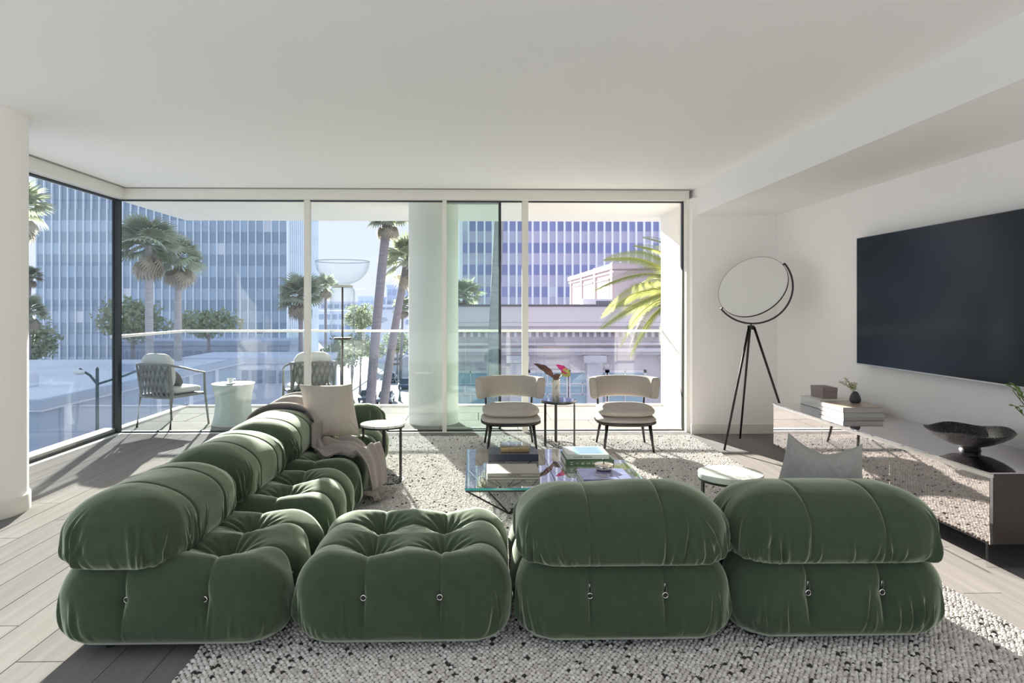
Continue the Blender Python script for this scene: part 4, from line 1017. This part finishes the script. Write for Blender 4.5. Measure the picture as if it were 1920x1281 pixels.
# other blocks
def block(name, label, x0, x1, y0, y1, ztop, m, rows=0, cols=0, wm=None, wz=3.6):
    t = thing(name, label, 'building', (x0, y0, GZ)); H_ = ztop-GZ
    B(0, x1-x0, 0, y1-y0, 0, H_).build('wall', m, t); B(-.2, x1-x0+.2, -.2, y1-y0+.2, H_-.5, H_+.1).build('parapet', m, t)
    if rows:
        pw = (x1-x0)/cols; me = B(pw*.14, pw*.86, -.12, .1, 0, wz*.5).mesh('window', wm, None)
        for r in range(rows):
            for c in range(cols): link('window', me, t, (c*pw, 0, H_-1.2-wz*(r+.5)))
    return t
M_bl = mat('hazy_blue_wall', (.42, .48, .62), .9); M_bl2 = mat('hazy_pale_wall', (.60, .64, .76), .9); M_hz = mat('hazy_window', (.27, .34, .46), .3)  # distance haze is mixed into these wall and window colours
def bx_(xa, xb, Y): return (xa-890)/1280*Y, (xb-890)/1280*Y
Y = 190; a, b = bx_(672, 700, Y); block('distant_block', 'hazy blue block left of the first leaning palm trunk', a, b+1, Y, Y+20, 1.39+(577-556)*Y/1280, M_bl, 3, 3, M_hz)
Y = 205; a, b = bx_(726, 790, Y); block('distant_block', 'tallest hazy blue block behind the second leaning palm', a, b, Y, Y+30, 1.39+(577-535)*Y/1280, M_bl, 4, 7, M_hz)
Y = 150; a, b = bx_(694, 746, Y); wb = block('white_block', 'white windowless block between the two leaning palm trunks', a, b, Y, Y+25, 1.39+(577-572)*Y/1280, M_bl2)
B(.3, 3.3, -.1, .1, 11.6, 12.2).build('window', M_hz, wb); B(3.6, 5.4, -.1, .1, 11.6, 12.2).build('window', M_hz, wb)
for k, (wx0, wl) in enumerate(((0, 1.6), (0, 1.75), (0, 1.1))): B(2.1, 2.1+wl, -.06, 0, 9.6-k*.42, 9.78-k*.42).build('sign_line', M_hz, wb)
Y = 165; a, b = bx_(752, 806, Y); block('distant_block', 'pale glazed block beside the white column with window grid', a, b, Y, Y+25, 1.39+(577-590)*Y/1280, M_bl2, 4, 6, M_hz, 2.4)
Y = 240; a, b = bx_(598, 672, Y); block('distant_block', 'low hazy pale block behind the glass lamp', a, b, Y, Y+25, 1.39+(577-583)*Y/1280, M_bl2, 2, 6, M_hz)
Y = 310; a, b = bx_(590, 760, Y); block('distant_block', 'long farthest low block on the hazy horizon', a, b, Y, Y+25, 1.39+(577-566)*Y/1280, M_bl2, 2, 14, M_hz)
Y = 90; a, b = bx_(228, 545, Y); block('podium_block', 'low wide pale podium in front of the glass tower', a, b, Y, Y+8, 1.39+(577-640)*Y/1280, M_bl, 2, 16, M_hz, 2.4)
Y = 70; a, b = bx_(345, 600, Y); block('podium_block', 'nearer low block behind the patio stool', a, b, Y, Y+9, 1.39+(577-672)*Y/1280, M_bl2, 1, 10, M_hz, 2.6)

# trees
M_trunk = mat('palm_trunk', (.27, .245, .27), .95, grain=(2, 2, 14, .2)); M_trunk2 = mat('pale_trunk', (.42, .40, .41), .95, grain=(2, 2, 14, .2))  # palm trunks and fronds coloured paler in place of distance haze
M_fan = leafy('fan_frond', (.42, .46, .34)); M_skirt = leafy('dry_frond', (.50, .45, .36), .2); M_bush = leafy('tree_leaf', (.33, .38, .25), 0)
def fan_mesh(name, m, R=1.0, n=13, spread=2.5, droop=.35):
    mb = MB(); st_len = R*.45
    mb.tube([(0, 0, 0), (st_len*.6, 0, .03*R), (st_len, 0, 0)], .022*R, 4)
    for i in range(n):
        a = -spread/2+spread*i/(n-1); l_ = R*.72*(1-.25*abs(a/spread*2)**2); c = Vector((st_len, 0, 0)); dr = Vector((math.cos(a), math.sin(a), 0)); sd = Vector((-math.sin(a), math.cos(a), 0))
        w_ = .060*R
        p = [c, c+dr*l_*.55+sd*w_+Vector((0, 0, .0)), c+dr*l_*.55-sd*w_+Vector((0, 0, .0)), c+dr*l_*.55+Vector((0, 0, .03*R)), c+dr*l_+Vector((0, 0, -droop*R*.5))]
        mb.add(p, [(0, 1, 3), (0, 3, 2), (1, 4, 3), (3, 4, 2)])
    return mb.mesh(name, m, None)
FAN = fan_mesh('frond', M_fan); DRY = fan_mesh('dry_frond', M_skirt, droop=.6)
def trunk_mesh(pts, r0, r1): 
    n = len(pts)-1
    return MB().tube(pts, [r0+(r1-r0)*i/n for i in range(n+1)], 12)
def fan_palm(label, base, top, r0, r1, R, nf=26, nd=14, seed=1, group='fan palms outside', joined=False, tm=None):
    rg = random.Random(seed)
    t = thing('fan_palm', label, 'palm tree', base, 0, group)
    D = Vector(top)-Vector(base); ln = Vector((D.x*.12, D.y*.12, 0))
    pts = [D*(i/10)+ln*(-4*(i/10)*(1-i/10)) for i in range(11)]
    trunk_mesh(pts, r0, r1).build('trunk', tm or M_trunk, t, smooth=9)
    bm_ = MB() if joined else None
    for k in range(nf+nd):
        dry = k >= nf
        az = k*2.399+rg.uniform(-.3, .3)
        el = rg.uniform(-1.25, -.75) if dry else (1.25-1.75*(k/nf)+rg.uniform(-.15, .15))
        me = DRY if dry else FAN; s_ = R*rg.uniform(.8, 1.05)*(.85 if dry else 1)
        q = Matrix.Translation(D+Vector((0, 0, -.15*R if dry else 0))) @ Matrix.Rotation(az, 4, 'Z') @ Matrix.Rotation(-el, 4, 'Y') @ Matrix.Rotation(rg.uniform(-.5, .5), 4, 'X') @ Matrix.Scale(s_, 4)
        if joined: bm_.add([q @ v.co for v in me.vertices], [tuple(p.vertices) for p in me.polygons], 1 if dry else 0)
        else: o = link('dry_frond' if dry else 'frond', me, t); o.matrix_local = q
    if joined: c = bm_.build('crown', [M_fan, M_skirt], t, smooth=None); c['kind'] = 'stuff'
    return t
def P_(x, y, Y): return ((x-918)/1280*Y+.0218*Y, Y, 1.39+(577-y)*Y/1280)
def palm_at(label, xb, xt, yt, Y, R, r0=.28, r1=.2, **k):
    b = P_(xb, 600, Y); tp = P_(xt, yt, Y); return fan_palm(label, (b[0], Y, GZ), tp, r0, r1, R, **k)
palm_at('full crowned fan palm in front of the glass tower, left of a second palm', 288, 285, 462, 52, 2.5, r0=.34, r1=.26, seed=3, tm=M_trunk2)
palm_at('slightly lower fan palm in front of the glass tower, right of its twin', 338, 340, 487, 55, 2.2, r0=.34, r1=.26, seed=8, tm=M_trunk2)
palm_at('tall leaning palm with dark trunk whose crown is cut by the balcony soffit', 684, 727, 408, 40, 1.35, r0=.30, r1=.26, seed=5)
palm_at('second leaning dark palm with ragged crown half behind the white column', 702, 764, 490, 42, 2.0, r0=.32, r1=.22, seed=12, nd=6)
palm_at('palm trunk seen through the green sliding glass, crown above the soffit', 908, 941, 300, 22, 1.6, r0=.22, r1=.15, seed=21, tm=M_trunk2)
palm_at('slender distant palm right of the tower edge beside the lamp bowl', 612, 612, 536, 120, 2.4, r0=.25, r1=.2, seed=31, joined=True)
palm_at('large palm crown at the left window edge against the sky', 46, 48, 392, 24, 1.2, r0=.2, r1=.17, seed=41)
palm_at('slim palm silhouetted low against the sky at the left window edge', 64, 69, 520, 90, 1.5, r0=.2, r1=.15, seed=51, joined=True)
palm_at('short palm low at the left window edge under the slim one', 66, 66, 585, 60, 1.6, r0=.2, r1=.15, seed=61, joined=True)
palm_at('small palm beside the white column low over the street', 752, 756, 575, 110, 2.0, r0=.22, r1=.18, seed=71, joined=True)
palm_at('bushy palm standing on the corner of the cornice building roof', 872, 872, 555, 34, 1.0, r0=.12, r1=.1, seed=81, joined=True)
palm_at('wide crowned palm before the receding side of the tower', 566, 566, 556, 80, 2.9, r0=.3, r1=.25, seed=91, joined=True)
def bushy(label, x, y, Y, R, sc=(1, 1, 1), seed=1, cat='tree', trunk=True):
    rg = random.Random(seed); c = P_(x, y, Y)
    t = thing('leafy_tree', label, cat, (c[0], Y, GZ), 0, 'leafy street trees')
    mb = MB(); n = 1500
    for k in range(n):
        d_ = Vector((rg.gauss(0, 1), rg.gauss(0, 1), rg.gauss(0, 1))).normalized(); r = R*rg.uniform(.5, 1.0)*(1+.2*math.sin(d_.x*5+seed)*math.sin(d_.z*6))
        p = Vector((d_.x*sc[0], d_.y*sc[1], d_.z*sc[2]))*r+Vector((0, 0, c[2]-GZ)); s_ = R*.085
        a = Vector((rg.gauss(0, 1), rg.gauss(0, 1), rg.gauss(0, 1))).normalized()*s_; b = d_.cross(a).normalized()*s_*.6
        mb.add([p-a, p+b, p+a, p-b], [(0, 1, 2, 3)])
    f_ = mb.build('foliage', M_bush, t, smooth=None); f_['kind'] = 'stuff'
    if trunk: MB().tube([(0, 0, 0), (.1, 0, (c[2]-GZ)*.5), (0, 0, c[2]-GZ)], [R*.1, R*.08, R*.05], 8).build('trunk', M_trunk, t)
bushy('round leafy street tree left of the first leaning palm trunk', 676, 596, 95, 2.3, (1, 1, .9), 2)
bushy('low spreading street tree left of the road', 660, 650, 90, 2.6, (1.3, 1, .7), 3)
bushy('dark street tree at the kerb below the leaning palms', 640, 668, 80, 2.2, (1.3, 1, .7), 4)
bushy('leafy street tree right of the second leaning trunk', 745, 640, 120, 2.6, (1, 1, 1), 5)
bushy('small street tree beside the second leaning trunk, lower than the road bend', 700, 655, 130, 2.4, (1.2, 1, .8), 6)
bushy('broad shady tree in front of the tower foot, left of the twin palms', 255, 600, 84, 3.6, (1.2, 1, .8), 7)
bushy('broad shady tree at the tower foot right of the twin palms', 395, 606, 82, 3.0, (1.4, 1, .6), 8)
bushy('hazy tree at the left window edge beside the indoor column', 62, 640, 70, 3.0, (1, 1, .9), 9)

# big feather palm reaching in from the right
M_frond = leafy('date_leaflet', (.33, .36, .13), .2); M_rach = mat('yellow_rachis', (.55, .48, .13), .5)
dp_ = thing('feather_palm', 'large feather palm with arching yellow green fronds beyond the balcony wall', 'palm tree', (4.45, 14.0, GZ))
top = Vector((0, 0, 1.55-GZ))
trunk_mesh([top*(i/8) for i in range(9)], .3, .26).build('trunk', M_trunk, dp_, smooth=9)
def frond_mesh(L_, seed, arch, drop):
    rg = random.Random(seed); mb = MB()
    pts = []
    for i in range(25):
        s_ = i/24; pts.append(Vector((L_*(s_-.06*drop*s_**3), 0, L_*(arch*s_-(arch+drop)*s_**2.2))))
    mb.tube(pts, [.020*(1-.85*i/24) for i in range(25)], 5, m=1)
    for i in range(80):
        s_ = .12+.87*i/79; k = min(int(s_*24), 23); f = s_*24-k; p = pts[k].lerp(pts[k+1], f); tg = (pts[k+1]-pts[k]).normalized()
        ll = L_*.18*(math.sin(PI*min(.98, s_*.88+.10))**.6)*rg.uniform(.85, 1.1)
        for sd in (-1, 1):
            dr = (tg*.75+Vector((0, sd*.85, 0))+Vector((0, 0, .38))).normalized()
            w_ = Vector((0, 0, 1)).cross(dr).normalized()*.0085
            e_ = p+dr*ll+Vector((0, 0, -ll*.30)); m_ = p+dr*ll*.5+Vector((0, 0, .01))
            mb.add([p-w_*.5, p+w_*.5, m_+w_, m_-w_, e_], [(0, 1, 2, 3), (3, 2, 4)], 0)
    return mb.mesh('frond', [M_frond, M_rach], None)
FR_ = [frond_mesh(1.75, 1, .55, .35), frond_mesh(1.70, 2, .35, .55), frond_mesh(1.55, 3, .75, .2)]
for k, (az, pit, i, s_) in enumerate(((180, .62, 0, 1.12), (186, .34, 0, 1.08), (176, .12, 1, 1.12), (190, -.02, 1, 1.05), (172, -.22, 1, 1.0), (182, -.42, 1, .95), (196, -.65, 1, .9), (168, -.9, 1, .85),
        (235, .3, 0, 1), (125, .3, 0, 1), (0, .3, 0, 1), (30, -.2, 1, 1), (-30, 0, 1, 1), (90, .5, 0, 1), (270, .5, 0, 1), (200, 1.0, 2, 1), (150, .9, 2, 1), (60, .8, 2, 1), (300, .9, 2, 1))):
    o = link('frond', FR_[i], dp_); o.matrix_local = Matrix.Translation(top+Vector((0, 0, .1))) @ Matrix.Rotation(math.radians(az), 4, 'Z') @ Matrix.Rotation(-pit, 4, 'Y') @ Matrix.Rotation((.75, -.6, .9, -.8)[k % 4], 4, 'X') @ Matrix.Scale(s_, 4)

# cars and lamp post
def car(label, x, Y, cm, heading=0):
    t = thing('car', label, 'car', (x, Y, GZ+.03), heading, 'cars on the street')
    def sect(prof, hw, m, name, inset=0):
        mb = MB(); n = len(prof)
        v = [(-hw+(inset if z > .9 else 0), y, z) for y, z in prof]+[(hw-(inset if z > .9 else 0), y, z) for y, z in prof]
        mb.add(v, [tuple(range(n)), tuple(range(n, 2*n))[::-1]]+[(i, (i+1) % n, n+(i+1) % n, n+i) for i in range(n)])
        return mb.build(name, m, t, bevel=.05, bseg=2)
    sect([(-2.2, .35), (-2.25, .7), (-1.3, .90), (1.9, .95), (2.2, .85), (2.25, .4)], .90, cm, 'body')
    sect([(-1.25, .88), (-.45, 1.42), (1.1, 1.45), (1.95, .93)], .84, mat('car_glass', (.03, .05, .08), .08), 'windows', .14)
    sect([(-.42, 1.40), (1.08, 1.44), (1.05, 1.48), (-.4, 1.46)], .68, cm, 'car_roof')
    for sx in (-.82, .82):
        for sy in (-1.4, 1.35): MB().lathe([(.001, -.1), (.31, -.1), (.33, -.06), (.33, .06), (.31, .1), (.001, .1)], 20, (sx, sy, .33), Matrix.Rotation(PI/2, 3, 'Y')).build('wheel', M_black, t)
M_carb = mat('dark_blue_paint', (.04, .08, .15), .2, coat=.6); M_cars = mat('silver_paint', (.4, .45, .52), .25, coat=.6)
def cpos(x, y): Y = (1.39-GZ)*1280/(y-577); return ((x-918)/1280+.0218)*Y, Y
for lab, px_, py_, m in (('dark blue car driving up the middle of the street', 733, 716, M_carb), ('pale car farther up the street, smallest of the cars', 745, 683, M_cars), ('dark car at the bottom of the view between the palm trunks', 690, 752, M_carb), ('dark car at the bottom of the view right of the palm trunks', 724, 755, M_carb), ('dark parked car beside the lamp post foot', 761, 728, M_carb)):
    x, Y = cpos(px_, py_); car(lab, x, Y, m)
x, Y = cpos(750, 752)
M_post = mat('dark_teal_post', (.06, .10, .12), .5)
def street_lamp(label, x, Y, h, flip=1):
    sl = thing('street_lamp', label, 'lamp post', (x, Y, GZ))
    MB().lathe([(.001, 0), (.22, 0), (.16, .5), (.09, .8), (.07, h), (.001, h+.1)], 12).build('pole', M_post, sl, smooth=9)
    for s_ in (-1, 1):
        L_ = 3.2 if s_*flip < 0 else .8
        MB().tube([(0, 0, h-.7), (s_*L_*.4, 0, h-.3), (s_*L_, 0, h+.5*(L_ > 1))], .055, 6).build('arm', M_post, sl)
        MB().sphere((s_*L_, 0, h+.5*(L_ > 1)-.15), .22, 8, (1.3, .7, .6)).build('lantern', mat('lamp_lens', (.7, .72, .74), .3), sl, smooth=9)
street_lamp('double armed dark street lamp beside the road near the white column', x, Y, 6.0)
street_lamp('double armed street lamp in front of the low buildings by the left glass corner', -17.2, 31.5, 9.2, -1)
